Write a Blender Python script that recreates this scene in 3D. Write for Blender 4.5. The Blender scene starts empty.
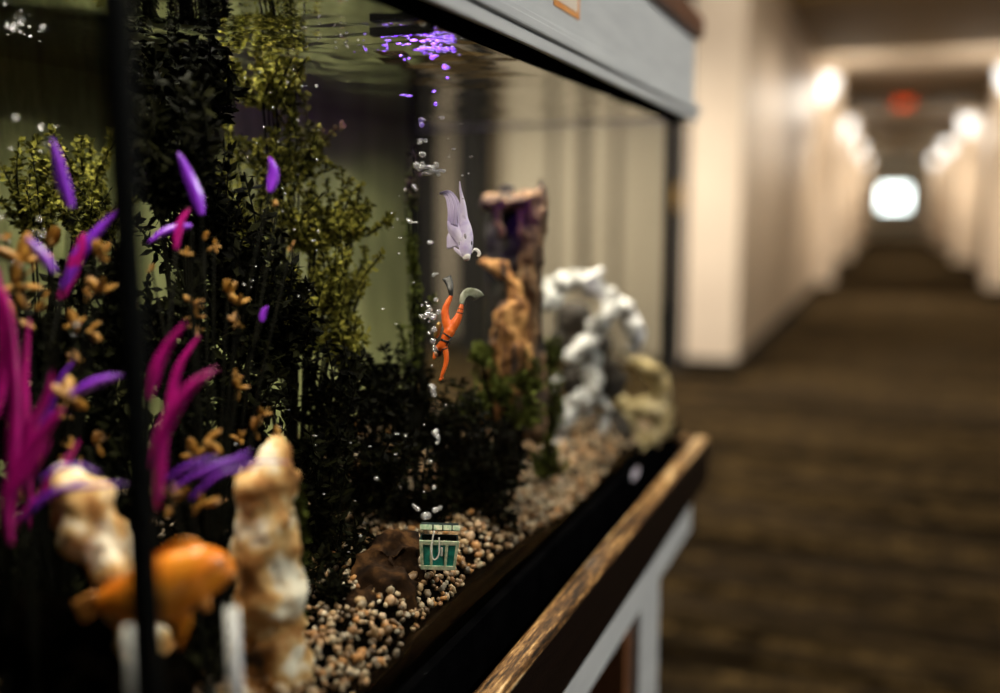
import bpy, bmesh, math, random
from mathutils import Vector, Matrix, noise, Quaternion
R = math.radians
SC = bpy.context.scene
COL = SC.collection
random.seed(11)

# ------------------------------------------------------------------ camera
ZC = 1.05
F = 1000.0
PITCH = math.atan(136.5 / F)
YAW = math.atan(390 / F / (math.cos(PITCH) + 0.1365 * math.sin(PITCH)))
FWD = Vector((-math.sin(YAW) * math.cos(PITCH), math.cos(YAW) * math.cos(PITCH), -math.sin(PITCH)))
RIGHT = Vector((math.cos(YAW), math.sin(YAW), 0))
UP = RIGHT.cross(FWD)
EYE = Vector((0, 0, ZC))
cd = bpy.data.cameras.new('camera')
cam = bpy.data.objects.new('camera', cd)
COL.objects.link(cam)
cam.matrix_world = Matrix.Translation(EYE) @ Matrix((RIGHT, UP, -FWD)).transposed().to_4x4()
cd.sensor_width = 36
cd.lens = 36
cd.clip_start = 0.02
cd.clip_end = 200
cd.dof.use_dof = True
cd.dof.focus_distance = 0.815
cd.dof.aperture_fstop = 1.5
SC.camera = cam


def at(px, py, d):
    """world point seen along a direction, d metres in front of the eye"""
    return EYE + (FWD + RIGHT * ((px - 500) / F) + UP * ((346.5 - py) / F)) * d


# ------------------------------------------------------------------ materials
def new_mat(name):
    m = bpy.data.materials.new(name)
    m.use_nodes = True
    nt = m.node_tree
    b = nt.nodes['Principled BSDF']
    return m, nt, b


def ramp(nt, fac, stops):
    r = nt.nodes.new('ShaderNodeValToRGB')
    el = r.color_ramp.elements
    while len(el) < len(stops):
        el.new(0.5)
    for e, (p, c) in zip(el, stops):
        e.position = p
        e.color = (*c, 1)
    nt.links.new(fac, r.inputs[0])
    return r.outputs[0]


def coords(nt, scale=(1, 1, 1), kind='Object'):
    tc = nt.nodes.new('ShaderNodeTexCoord')
    mp = nt.nodes.new('ShaderNodeMapping')
    mp.inputs['Scale'].default_value = scale
    nt.links.new(tc.outputs[kind], mp.inputs[0])
    return mp.outputs[0]


def noise_tex(nt, vec, scale, detail=3, rough=0.55):
    n = nt.nodes.new('ShaderNodeTexNoise')
    n.inputs['Scale'].default_value = scale
    n.inputs['Detail'].default_value = detail
    n.inputs['Roughness'].default_value = rough
    nt.links.new(vec, n.inputs['Vector'])
    return n.outputs[0]


def bump(nt, b, h, strength, dist):
    bp = nt.nodes.new('ShaderNodeBump')
    bp.inputs['Strength'].default_value = strength
    bp.inputs['Distance'].default_value = dist
    nt.links.new(h, bp.inputs['Height'])
    nt.links.new(bp.outputs[0], b.inputs['Normal'])


def mat_noise(name, stops, scale, stretch=(1, 1, 1), rough=0.5, bmp=0.0, dist=0.001, detail=4, spec=0.5, metal=0.0, trans=0.0):
    m, nt, b = new_mat(name)
    f = noise_tex(nt, coords(nt, stretch), scale, detail)
    nt.links.new(ramp(nt, f, stops), b.inputs['Base Color'])
    b.inputs['Roughness'].default_value = rough
    b.inputs['Specular IOR Level'].default_value = spec
    b.inputs['Metallic'].default_value = metal
    if bmp:
        bump(nt, b, f, bmp, dist)
    return m


def two(a, b_, lo=0.35, hi=0.65):
    return [(lo, a), (hi, b_)]


M = {}
M['cream'] = mat_noise('cream_wall_paint', two((.74, .62, .49), (.80, .68, .54)), 3, rough=0.55, bmp=.1, dist=.002)
M['tan'] = mat_noise('tan_wall_vinyl', two((.46, .37, .27), (.53, .43, .32)), 6, rough=0.38, bmp=.05, dist=.001, spec=.35)
M['lobby'] = mat_noise('beige_lobby_paint', two((.38, .32, .25), (.44, .37, .29)), 2, rough=0.5)
M['lobby_dark'] = mat_noise('brown_panelling', two((.035, .022, .013), (.06, .04, .024)), 4, (6, 6, .6), rough=0.5)
M['door'] = mat_noise('pale_door_laminate', two((.46, .40, .31), (.52, .45, .35)), 3, (4, 4, .5), rough=0.45)
M['door_gap'] = mat_noise('dark_door_gap', two((.045, .034, .02), (.06, .045, .028)), 5, rough=0.6)
M['door_line'] = mat_noise('brown_door_edge', two((.16, .12, .075), (.20, .15, .095)), 5, rough=0.6)
M['black_trim'] = mat_noise('black_rubber_base', two((.003, .0025, .002), (.006, .005, .004)), 8, rough=0.8, spec=.1)
M['ceil'] = mat_noise('ceiling_paint', two((.62, .52, .40), (.68, .57, .44)), 4, rough=0.9)
M['soffit'] = mat_noise('olive_soffit_tone', two((.17, .11, .028), (.21, .135, .04)), 4, rough=0.8)  # darker olive bands across the cream ceiling
M['grey_paint'] = mat_noise('grey_painted_wood', two((.50, .51, .50), (.58, .59, .57)), 9, (8, 1, 8), rough=0.6, spec=.3)
M['brown_lid'] = mat_noise('brown_wood_lid', two((.10, .035, .015), (.16, .06, .026)), 10, (6, 1, 6), rough=0.4)
M['black_plastic'] = mat_noise('black_plastic', two((.001, .001, .0012), (.002, .002, .0022)), 30, rough=0.8, spec=0)
M['silicone'] = mat_noise('dark_silicone', two((.001, .0012, .0012), (.002, .0022, .0022)), 25, rough=0.6, spec=.1)
M['white_sticker'] = mat_noise('white_sticker', two((.62, .58, .66), (.74, .70, .78)), 40, rough=0.5)
M['orange_sticker'] = mat_noise('orange_sticker', two((.75, .30, .08), (.82, .38, .12)), 40, rough=0.5)
M['cream_sticker'] = mat_noise('cream_sticker', two((.75, .62, .48), (.82, .70, .56)), 40, rough=0.5)
M['teal'] = mat_noise('teal_enamel', two((.0, .10, .09), (.02, .38, .32)), 130, rough=0.35)
M['teal_shaded'] = mat_noise('shaded_teal_enamel', two((.001, .006, .006), (.003, .02, .018)), 130, rough=.5, spec=.1)  # shaded copy of the teal for the chest's inside and lid
M['verdigris'] = mat_noise('worn_pale_green_gilding', two((.26, .42, .27), (.72, .72, .52)), 320, rough=0.4, bmp=.4, dist=.0003)
M['hook'] = mat_noise('white_plastic_wire', two((.62, .60, .55), (.74, .72, .66)), 90, rough=0.3)
M['diver_suit'] = mat_noise('orange_rubber_suit', two((.70, .105, .012), (.86, .17, .025)), 140, rough=0.4)
M['diver_black'] = mat_noise('black_rubber', two((.005, .005, .005), (.012, .012, .012)), 120, rough=0.4)
M['diver_fin'] = mat_noise('grey_green_fin_rubber', two((.16, .17, .11), (.34, .35, .27)), 160, rough=0.35)
M['brass'] = mat_noise('aged_brass', two((.38, .22, .06), (.62, .40, .14)), 160, rough=0.35, metal=.6)
M['skin'] = mat_noise('painted_toy_skin', two((.55, .30, .18), (.65, .37, .23)), 80, rough=0.5)
M['angel_body'] = mat_noise('pale_lavender_scales', two((.56, .46, .78), (.84, .78, .95)), 120, rough=0.28, bmp=.4, dist=.0004)  # own lavender, deepened in place of the purple lamp's tint
M['angel_grey'] = mat_noise('grey_scales', two((.16, .13, .18), (.34, .30, .36)), 200, rough=.4)
M['angel_fin'] = mat_noise('pale_fin_membrane', two((.54, .46, .72), (.82, .76, .93)), 90, (1, 1, .3), rough=0.35)
M['angel_head'] = mat_noise('ivory_head_scales', two((.86, .82, .80), (.93, .90, .88)), 90, rough=0.3)
M['eye'] = mat_noise('dark_fish_eye', two((.004, .004, .006), (.01, .01, .012)), 50, rough=0.1)
M['gold_fish'] = mat_noise('orange_scales', [(.3, (.70, .15, .008)), (.55, (.80, .27, .02)), (.75, (.85, .42, .07))], 28, rough=0.3, bmp=.3, dist=.0005)
M['gold_fin'] = mat_noise('orange_fin_membrane', two((.50, .17, .03), (.66, .30, .07)), 70, rough=0.4)
M['blade_magenta'] = mat_noise('magenta_plastic_leaf', two((.22, .002, .10), (.42, .006, .20)), 22, rough=0.3)
M['blade_purple'] = mat_noise('purple_plastic_leaf', two((.10, .010, .30), (.18, .02, .44)), 22, rough=0.3)
M['stem_dark'] = mat_noise('dark_plastic_stem', two((.001, .0012, .0006), (.004, .004, .0015)), 40, rough=0.7, spec=.08)
M['ochre_leaf'] = mat_noise('ochre_plastic_leaf', two((.14, .055, .005), (.40, .20, .03)), 40, rough=0.5)
M['white_tube'] = mat_noise('white_plastic_tube', two((.60, .60, .58), (.70, .70, .68)), 40, rough=0.3)
M['brick_rock'] = mat_noise('dark_brown_rock', [(.3, (.002, .001, .0006)), (.5, (.018, .008, .003)), (.70, (.09, .042, .014))], 60, spec=.08, rough=0.9, bmp=.8, dist=.003)
M['tan_rock'] = mat_noise('white_and_ochre_rock', [(.34, (.03, .014, .004)), (.44, (.36, .15, .03)), (.51, (.60, .38, .15)), (.57, (.86, .78, .62))], 26, rough=0.75, bmp=.7, dist=.003, detail=6)
M['lace_white'] = mat_noise('white_grey_lace_rock', [(.36, (.06, .058, .052)), (.48, (.34, .34, .33)), (.64, (.66, .66, .64))], 30, rough=0.8, bmp=.8, dist=.004, detail=6)
M['lace_yellow'] = mat_noise('yellowish_lace_rock', [(.3, (.10, .07, .025)), (.48, (.26, .20, .085)), (.66, (.52, .44, .26))], 30, rough=0.8, bmp=.8, dist=.004, detail=6)
M['core'] = mat_noise('dark_hollow_shade', two((.006, .0045, .003), (.03, .022, .015)), 40, rough=.9, bmp=.5, dist=.003)  # brown interiors of rock and stump, shade of the hollows put into the colour
M['soil'] = mat_noise('unlit_substrate', two((.0006, .0005, .0003), (.002, .0015, .001)), 80, rough=1, spec=0)  # near-black: gravel below the surface is unlit, shade put into the colour
M['lamp_case'] = mat_noise('black_lamp_case', two((.002, .002, .002), (.004, .004, .004)), 30, rough=0.7, spec=.05)


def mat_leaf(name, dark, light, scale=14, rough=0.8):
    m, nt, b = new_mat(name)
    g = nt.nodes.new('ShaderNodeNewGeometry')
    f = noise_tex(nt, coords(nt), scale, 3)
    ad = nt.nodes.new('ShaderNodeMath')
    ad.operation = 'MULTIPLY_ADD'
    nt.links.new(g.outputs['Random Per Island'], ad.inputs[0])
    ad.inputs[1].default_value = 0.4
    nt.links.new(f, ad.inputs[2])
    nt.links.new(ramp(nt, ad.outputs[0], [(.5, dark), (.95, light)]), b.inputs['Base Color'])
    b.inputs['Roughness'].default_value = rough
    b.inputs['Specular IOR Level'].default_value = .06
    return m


M['moss_olive'] = mat_leaf('olive_moss', (.024, .025, .004), (.30, .28, .05))
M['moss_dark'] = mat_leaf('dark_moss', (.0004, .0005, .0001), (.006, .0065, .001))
M['moss_green'] = mat_leaf('green_moss', (.022, .03, .004), (.14, .16, .03))
M['moss_brown'] = mat_leaf('brown_moss', (.006, .005, .002), (.05, .042, .012))


def mat_pebbles(name, random_from):
    m, nt, b = new_mat(name)
    if random_from == 'island':
        o = nt.nodes.new('ShaderNodeNewGeometry').outputs['Random Per Island']
    else:
        o = nt.nodes.new('ShaderNodeObjectInfo').outputs['Random']
    st = [(0, (.03, .02, .012)), (.13, (.20, .11, .045)), (.28, (.48, .33, .17)), (.42, (.27, .12, .045)),
          (.55, (.56, .44, .28)), (.68, (.08, .055, .035)), (.80, (.66, .57, .42)), (.93, (.42, .20, .06))]
    c = ramp(nt, o, st)
    f = noise_tex(nt, coords(nt), 160, 3)
    mx = nt.nodes.new('ShaderNodeMix')
    mx.data_type = 'RGBA'
    mx.blend_type = 'MULTIPLY'
    mx.inputs[0].default_value = .6
    nt.links.new(c, mx.inputs[6])
    nt.links.new(ramp(nt, f, [(.3, (.45, .42, .38)), (.6, (1, 1, 1))]), mx.inputs[7])
    nt.links.new(mx.outputs[2], b.inputs['Base Color'])
    b.inputs['Roughness'].default_value = .45
    return m


M['gravel'] = mat_pebbles('mixed_gravel', 'island')
M['pebble'] = mat_pebbles('mixed_pebble', 'object')


def mat_emit(name, col, s):
    m, nt, b = new_mat(name)
    e = nt.nodes.new('ShaderNodeEmission')
    e.inputs[0].default_value = (*col, 1)
    e.inputs[1].default_value = s
    nt.links.new(e.outputs[0], nt.nodes['Material Output'].inputs[0])
    return m


def mat_clear(name, ior, tint, rough=0.0, gain=1.0, gloss=(1, 1, 1)):
    """thin clear sheet: straight-through plus Fresnel gloss, same from both sides"""
    m, nt, b = new_mat(name)
    nt.nodes.remove(b)
    g = nt.nodes.new('ShaderNodeNewGeometry')
    mr = nt.nodes.new('ShaderNodeMapRange')
    mr.inputs[3].default_value = ior
    mr.inputs[4].default_value = 1 / ior
    nt.links.new(g.outputs['Backfacing'], mr.inputs[0])
    fr = nt.nodes.new('ShaderNodeFresnel')
    nt.links.new(mr.outputs[0], fr.inputs[0])
    k = nt.nodes.new('ShaderNodeMath')
    k.operation = 'MULTIPLY'
    k.inputs[1].default_value = gain
    k.use_clamp = True
    nt.links.new(fr.outputs[0], k.inputs[0])
    t = nt.nodes.new('ShaderNodeBsdfTransparent')
    t.inputs[0].default_value = (*tint, 1)
    gl = nt.nodes.new('ShaderNodeBsdfGlossy')
    gl.inputs['Roughness'].default_value = rough
    gl.inputs[0].default_value = (*gloss, 1)
    mx = nt.nodes.new('ShaderNodeMixShader')
    nt.links.new(k.outputs[0], mx.inputs[0])
    nt.links.new(t.outputs[0], mx.inputs[1])
    nt.links.new(gl.outputs[0], mx.inputs[2])
    nt.links.new(mx.outputs[0], nt.nodes['Material Output'].inputs[0])
    return m


M['glass'] = mat_clear('aquarium_glass', 1.45, (.985, .992, .985), gain=.13)
M['bubble'] = mat_clear('air_bubble', 1.9, (.93, .93, .95), rough=.08, gain=2.2)
nt_ = M['bubble'].node_tree
mo_ = nt_.nodes['Material Output']
sh_ = mo_.inputs[0].links[0].from_socket
df_ = nt_.nodes.new('ShaderNodeBsdfDiffuse')
df_.inputs[0].default_value = (.9, .9, .92, 1)
mx_ = nt_.nodes.new('ShaderNodeMixShader')
mx_.inputs[0].default_value = .14
nt_.links.new(sh_, mx_.inputs[1])
nt_.links.new(df_.outputs[0], mx_.inputs[2])
nt_.links.new(mx_.outputs[0], mo_.inputs[0])
M['water_side'] = mat_clear('water_clear', 1.001, (.962, .965, .945), gain=0)


def mat_water_top():
    m, nt, b = new_mat('water_surface')
    nt.nodes.remove(b)
    fr = nt.nodes.new('ShaderNodeFresnel')
    fr.inputs[0].default_value = 1.33
    t = nt.nodes.new('ShaderNodeBsdfTransparent')
    gl = nt.nodes.new('ShaderNodeBsdfGlossy')
    gl.inputs['Roughness'].default_value = .03
    gl.inputs[0].default_value = (.75, .75, .75, 1)
    mx = nt.nodes.new('ShaderNodeMixShader')
    nt.links.new(fr.outputs[0], mx.inputs[0])
    nt.links.new(t.outputs[0], mx.inputs[1])
    nt.links.new(gl.outputs[0], mx.inputs[2])
    nt.links.new(mx.outputs[0], nt.nodes['Material Output'].inputs[0])
    return m


M['water_top'] = mat_water_top()


def mat_carpet():
    m, nt, b = new_mat('brown_striped_carpet')
    v1 = coords(nt, (1, 1, 1))
    f1 = noise_tex(nt, coords(nt, (.5, 7, 1)), 1.6, 5, .7)
    f2 = noise_tex(nt, coords(nt, (9, 30, 1)), 1.0, 4, .65)
    br = nt.nodes.new('ShaderNodeTexBrick')
    br.offset = .5
    br.inputs['Scale'].default_value = 1
    br.inputs['Brick Width'].default_value = .07
    br.inputs['Row Height'].default_value = .055
    br.inputs['Mortar Size'].default_value = .008
    br.inputs['Mortar Smooth'].default_value = .6
    br.inputs['Color1'].default_value = (0, 0, 0, 1)
    br.inputs['Color2'].default_value = (1, 1, 1, 1)
    br.inputs['Mortar'].default_value = (.1, .1, .1, 1)
    nt.links.new(v1, br.inputs[0])
    base = ramp(nt, f1, [(.32, (.0040, .0024, .0010)), (.5, (.026, .0185, .011)), (.68, (.072, .052, .032))])
    rows = ramp(nt, noise_tex(nt, coords(nt, (.25, 4.5, 1)), 1.0, 2), [(.47, (0, 0, 0)), (.55, (1, 1, 1))])
    mul = nt.nodes.new('ShaderNodeMath')
    mul.operation = 'MULTIPLY'
    nt.links.new(br.outputs[0], mul.inputs[0])
    nt.links.new(rows, mul.inputs[1])
    mx = nt.nodes.new('ShaderNodeMix')
    mx.data_type = 'RGBA'
    nt.links.new(mul.outputs[0], mx.inputs[0])
    nt.links.new(base, mx.inputs[6])
    mx.inputs[7].default_value = (.14, .092, .036, 1)
    m2 = nt.nodes.new('ShaderNodeMix')
    m2.data_type = 'RGBA'
    m2.blend_type = 'MULTIPLY'
    m2.inputs[0].default_value = .8
    nt.links.new(mx.outputs[2], m2.inputs[6])
    nt.links.new(ramp(nt, f2, [(.3, (.4, .4, .4)), (.7, (1.3, 1.3, 1.3))]), m2.inputs[7])
    nt.links.new(m2.outputs[2], b.inputs['Base Color'])
    b.inputs['Roughness'].default_value = .95
    b.inputs['Specular IOR Level'].default_value = 0
    bump(nt, b, f2, .4, .004)
    return m


M['carpet'] = mat_carpet()


def mat_worn_wood():
    m, nt, b = new_mat('worn_dark_wood')
    g = nt.nodes.new('ShaderNodeNewGeometry')
    sp = nt.nodes.new('ShaderNodeSeparateXYZ')
    nt.links.new(g.outputs['Normal'], sp.inputs[0])
    grain = noise_tex(nt, coords(nt, (120, 4, 120)), 1.0, 6, .7)
    speck = noise_tex(nt, coords(nt, (260, 40, 260)), 1.0, 4, .7)
    mul = nt.nodes.new('ShaderNodeMath')
    mul.operation = 'MULTIPLY_ADD'
    mul.inputs[1].default_value = .55
    nt.links.new(speck, mul.inputs[0])
    nt.links.new(grain, mul.inputs[2])
    worn = ramp(nt, mul.outputs[0], [(.64, (.008, .0035, .0012)), (.76, (.11, .052, .016)), (.86, (.42, .24, .09)), (.93, (.75, .55, .30))])  # real wear, its pale grain brightened to carry the gold highlights
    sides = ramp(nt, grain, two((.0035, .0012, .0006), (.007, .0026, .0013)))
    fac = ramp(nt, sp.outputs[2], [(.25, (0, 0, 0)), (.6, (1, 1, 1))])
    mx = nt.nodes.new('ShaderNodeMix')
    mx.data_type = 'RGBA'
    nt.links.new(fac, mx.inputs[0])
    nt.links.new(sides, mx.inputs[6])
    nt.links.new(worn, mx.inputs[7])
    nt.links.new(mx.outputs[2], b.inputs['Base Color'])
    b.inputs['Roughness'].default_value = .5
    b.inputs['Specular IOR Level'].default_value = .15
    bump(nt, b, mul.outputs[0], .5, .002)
    return m


M['worn_wood'] = mat_worn_wood()
M['dark_wood'] = mat_noise('dark_brown_wood', two((.05, .022, .01), (.10, .045, .02)), 6, (40, 2, 40), rough=0.4)
M['stand_wood'] = mat_noise('bare_brown_timber', two((.22, .085, .03), (.32, .13, .05)), 6, (30, 30, 2), rough=0.5)
M['inside_dark'] = mat_noise('black_board', two((.004, .003, .003), (.008, .006, .005)), 6, rough=0.8)


def mat_back():
    """algae film on the inside of the back pane: streaky olive grey"""
    m, nt, b = new_mat('algae_film')
    f = noise_tex(nt, coords(nt, (1, 14, 2.2)), 2.2, 6, .65)
    f2 = noise_tex(nt, coords(nt, (1, 60, 30)), 2.0, 4, .7)
    ad = nt.nodes.new('ShaderNodeMath')
    ad.operation = 'MULTIPLY_ADD'
    ad.inputs[1].default_value = .35
    nt.links.new(f2, ad.inputs[0])
    nt.links.new(f, ad.inputs[2])
    nt.links.new(ramp(nt, ad.outputs[0], [(.45, (.065, .070, .024)), (.65, (.145, .155, .060)), (.85, (.25, .26, .11))]), b.inputs['Base Color'])
    b.inputs['Roughness'].default_value = .6
    return m


M['algae'] = mat_back()


def mat_driftwood():
    m, nt, b = new_mat('driftwood_bark')
    f = noise_tex(nt, coords(nt, (70, 70, 14)), 1.0, 6, .65)
    nt.links.new(ramp(nt, f, [(.38, (.006, .003, .001)), (.50, (.07, .032, .012)), (.61, (.27, .15, .065)), (.78, (.50, .34, .19))]), b.inputs['Base Color'])
    b.inputs['Roughness'].default_value = .8
    bump(nt, b, f, 1.0, .006)
    return m


M['driftwood'] = mat_driftwood()

M['driftwood_root'] = M['driftwood'].copy()  # brighter copy for the root, the light on it put into the colour
M['driftwood_root'].name = 'lit_driftwood_root'
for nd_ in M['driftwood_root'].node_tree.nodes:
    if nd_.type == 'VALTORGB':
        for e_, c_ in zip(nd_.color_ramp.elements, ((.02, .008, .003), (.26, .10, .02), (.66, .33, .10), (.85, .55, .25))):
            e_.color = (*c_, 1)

# ------------------------------------------------------------------ mesh helpers
ORIG = {}


class MB:
    def __init__(s):
        s.v, s.f, s.m = [], [], []

    def add(s, vs, fs, mi=0):
        o = len(s.v)
        s.v += [Vector(p) for p in vs]
        for f in fs:
            s.f.append([i + o for i in f])
            s.m.append(mi)
        return s

    def box(s, lo, hi, mi=0, rot=None, c=None):
        (a, b, c0), (d, e, f) = lo, hi
        vs = [Vector(p) for p in ((a, b, c0), (d, b, c0), (d, e, c0), (a, e, c0), (a, b, f), (d, b, f), (d, e, f), (a, e, f))]
        if rot is not None:
            vs = [c + rot @ (p - c) for p in vs]
        return s.add(vs, [(0, 3, 2, 1), (4, 5, 6, 7), (0, 1, 5, 4), (1, 2, 6, 5), (2, 3, 7, 6), (3, 0, 4, 7)], mi)

    def obox(s, o, ex, ey, ez, x0, x1, y0, y1, z0, z1, taper=1.0):
        """box in the frame (o; ex, ey, ez); the bottom is narrower by taper"""
        vs = []
        for z, k in ((z0, taper), (z1, 1)):
            for x, y in ((x0, y0), (x1, y0), (x1, y1), (x0, y1)):
                vs.append(o + ex * x * k + ey * y * k + ez * z)
        return s.add(vs, [(0, 3, 2, 1), (4, 5, 6, 7), (0, 1, 5, 4), (1, 2, 6, 5), (2, 3, 7, 6), (3, 0, 4, 7)])

    def tube(s, path, rad, n=10, cap=True, squash=None):
        path = [Vector(p) for p in path]
        k = len(path)
        if not isinstance(rad, (list, tuple)):
            rad = [rad] * k
        t0 = (path[1] - path[0]).normalized()
        nrm = t0.orthogonal().normalized()
        vs, fs = [], []
        for i, p in enumerate(path):
            t = (path[min(i + 1, k - 1)] - path[max(i - 1, 0)]).normalized()
            nrm = (nrm - t * nrm.dot(t)).normalized()
            bn = t.cross(nrm)
            for j in range(n):
                a = 2 * math.pi * j / n
                vs.append(p + (nrm * math.cos(a) + bn * math.sin(a)) * rad[i])
        for i in range(k - 1):
            for j in range(n):
                a, b = i * n + j, i * n + (j + 1) % n
                fs.append((a, b, b + n, a + n))
        if cap:
            fs.append(tuple(range(n - 1, -1, -1)))
            fs.append(tuple(range((k - 1) * n, k * n)))
        return s.add(vs, fs)

    def blob(s, c, r, sub=3, amp=0.0, fr=1.0, seed=0.0, rot=None, oct_=3):
        bm = bmesh.new()
        bmesh.ops.create_icosphere(bm, subdivisions=sub, radius=1)
        c = Vector(c)
        r = Vector(r) if not isinstance(r, (int, float)) else Vector((r, r, r))
        vs = []
        for v in bm.verts:
            p = v.co.copy()
            if amp:
                q = p * fr + Vector((seed, seed * 1.7, -seed))
                p *= 1 + amp * noise.fractal(q, 1.0, 2.0, oct_)
            p = Vector((p.x * r.x, p.y * r.y, p.z * r.z))
            if rot is not None:
                p = rot @ p
            vs.append(c + p)
        fs = [[v.index for v in f.verts] for f in bm.faces]
        bm.free()
        return s.add(vs, fs)

    def blade(s, path, width, side, fold=.25):
        """a leaf blade along path: two half-blades meeting in a keel, closed from both sides"""
        k = len(path)
        vs, fs = [], []
        for i, p in enumerate(path):
            u = i / (k - 1)
            t = (path[min(i + 1, k - 1)] - path[max(i - 1, 0)]).normalized()
            sd = (side - t * side.dot(t)).normalized()
            nr = t.cross(sd)
            w = width * (min(1, .35 + 2.2 * u) * (1 - u ** 3) + .04)
            vs += [p - sd * w, p + nr * w * fold, p + sd * w, p + nr * (w * fold - width * .16)]
        for i in range(k - 1):
            for j in range(4):
                a, b = i * 4 + j, i * 4 + (j + 1) % 4
                fs.append((a, b, b + 4, a + 4))
        fs += [(3, 2, 1, 0), tuple((k - 1) * 4 + j for j in range(4))]
        return s.add(vs, fs)

    def loft(s, A, B, n=8, thick=.0006, ripple=0.0, waves=5, bulge=0.0, nrm=None):
        """fin membrane between two edge curves, with thickness and rays"""
        k = len(A)
        nrm = nrm or -FWD
        vs, fs = [], []
        for sgn in (1, -1):
            for i in range(k):
                for j in range(n):
                    u, w = i / (k - 1), j / (n - 1)
                    p = A[i].lerp(B[i], w)
                    d = ripple * math.sin(w * waves * math.pi) + bulge * math.sin(w * math.pi)
                    e = thick * (1 - .6 * u) * (.3 + math.sin(math.pi * min(max(w, .02), .98)))
                    vs.append(p + nrm * (d + sgn * e))
        K = k * n
        for i in range(k - 1):
            for j in range(n - 1):
                a = i * n + j
                fs.append((a, a + 1, a + n + 1, a + n))
                fs.append((K + a, K + a + n, K + a + n + 1, K + a + 1))
        for i in range(k - 1):
            for j in (0, n - 1):
                a = i * n + j
                fs.append((a, a + n, K + a + n, K + a) if j == 0 else (a, K + a, K + a + n, a + n))
        for j in range(n - 1):
            fs.append((j, K + j, K + j + 1, j + 1))
            a = (k - 1) * n + j
            fs.append((a, a + 1, K + a + 1, K + a))
        return s.add(vs, fs)

    def build(s, name, mats, parent=None, origin=None, smooth=False, bevel=0.0, seg=2):
        if not isinstance(mats, (list, tuple)):
            mats = [mats]
        if parent is not None:
            o0 = ORIG[parent.name]
        elif origin is not None:
            o0 = Vector(origin)
        else:
            xs = [p.x for p in s.v]; ys = [p.y for p in s.v]; zs = [p.z for p in s.v]
            o0 = Vector(((min(xs) + max(xs)) / 2, (min(ys) + max(ys)) / 2, min(zs)))
        me = bpy.data.meshes.new(name)
        me.from_pydata([p - o0 for p in s.v], [], s.f)
        for m in mats:
            me.materials.append(m)
        if len(mats) > 1:
            for p, mi in zip(me.polygons, s.m):
                p.material_index = mi
        if bevel:
            bm = bmesh.new()
            bm.from_mesh(me)
            bmesh.ops.bevel(bm, geom=bm.edges[:], offset=bevel, segments=seg, affect='EDGES', profile=.5)
            bm.to_mesh(me)
            bm.free()
        if smooth:
            for p in me.polygons:
                p.use_smooth = True
        me.update()
        ob = bpy.data.objects.new(name, me)
        COL.objects.link(ob)
        if parent is not None:
            ob.parent = parent
        else:
            ob.location = o0
        ORIG[ob.name] = o0
        return ob

    def fused(s, voxel, amp=0.0, fr=1.0, seed=0.0):
        """melt everything collected so far into one continuous surface"""
        me = bpy.data.meshes.new('melt')
        me.from_pydata(s.v, [], s.f)
        ob = bpy.data.objects.new('melt', me)
        COL.objects.link(ob)
        md = ob.modifiers.new('r', 'REMESH')
        md.mode = 'VOXEL'
        md.voxel_size = voxel
        sm = ob.modifiers.new('s', 'SMOOTH')
        sm.iterations = 2
        dg = bpy.context.evaluated_depsgraph_get()
        ev = ob.evaluated_get(dg)
        m2 = ev.to_mesh()
        vs = [v.co.copy() for v in m2.vertices]
        ns = [v.normal.copy() for v in m2.vertices]
        fs = [list(p.vertices) for p in m2.polygons]
        ev.to_mesh_clear()
        bpy.data.objects.remove(ob)
        bpy.data.meshes.remove(me)
        if amp:
            vs = [v + n * amp * noise.fractal(v * fr + Vector((seed, seed, seed)), 1.0, 2.0, 4) for v, n in zip(vs, ns)]
        r = MB()
        r.add(vs, fs)
        return r


def tag(o, label, cat, group=None, kind=None):
    o['label'] = label
    if cat:
        o['category'] = cat
    if group:
        o['group'] = group
    if kind:
        o['kind'] = kind
    return o


def thing(name, loc, label, cat, group=None):
    o = bpy.data.objects.new(name, None)
    COL.objects.link(o)
    o.location = loc
    o.empty_display_size = .05
    ORIG[o.name] = Vector(loc)
    return tag(o, label, cat, group)


def struct(name, mb, mat, label, **kw):
    o = mb.build(name, mat, **kw)
    o['kind'] = 'structure'
    o['label'] = label
    return o


def bez(pts, n=12):
    """smooth curve through points"""
    pts = [Vector(p) for p in pts]
    out = []
    k = len(pts)
    for i in range(k - 1):
        p0, p1, p2, p3 = pts[max(i - 1, 0)], pts[i], pts[i + 1], pts[min(i + 2, k - 1)]
        for j in range(n):
            t = j / n
            out.append(.5 * ((2 * p1) + (-p0 + p2) * t + (2 * p0 - 5 * p1 + 4 * p2 - p3) * t * t + (-p0 + 3 * p1 - 3 * p2 + p3) * t ** 3))
    out.append(pts[-1])
    return out


# ------------------------------------------------------------------ the setting
H = 2.85
PY = 6.4        # where the lobby ends and the corridor begins
END = 43.0
WL, WR = -.87, 1.42
struct('floor', MB().box((-5, -4, -.1), (5, END + .3, 0)), M['carpet'], 'brown striped carpet of the lobby and corridor')
struct('ceiling', MB().box((-5, -4, H), (5, END + .3, H + .1)), M['ceil'], 'cream ceiling above the lobby and corridor')
struct('wall_left', MB().box((-1.2, PY + .021, 0), (WL, END, H)), M['tan'], 'tan corridor wall on the left with a soft sheen')
struct('wall_right', MB().box((WR, PY + .02, 0), (WR + .12, END, H)), M['tan'], 'tan corridor wall on the right with a soft sheen')
struct('wall_pier', MB().box((-1.20, PY, 0), (WL, PY + .02, H)), M['cream'], 'cream end face of the corridor wall beside the aquarium')
struct('wall_back', MB().box((-4.5, PY + .5, 0), (-1.2, PY + .62, H)), M['lobby'], 'beige lobby wall seen through the aquarium')
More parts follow.
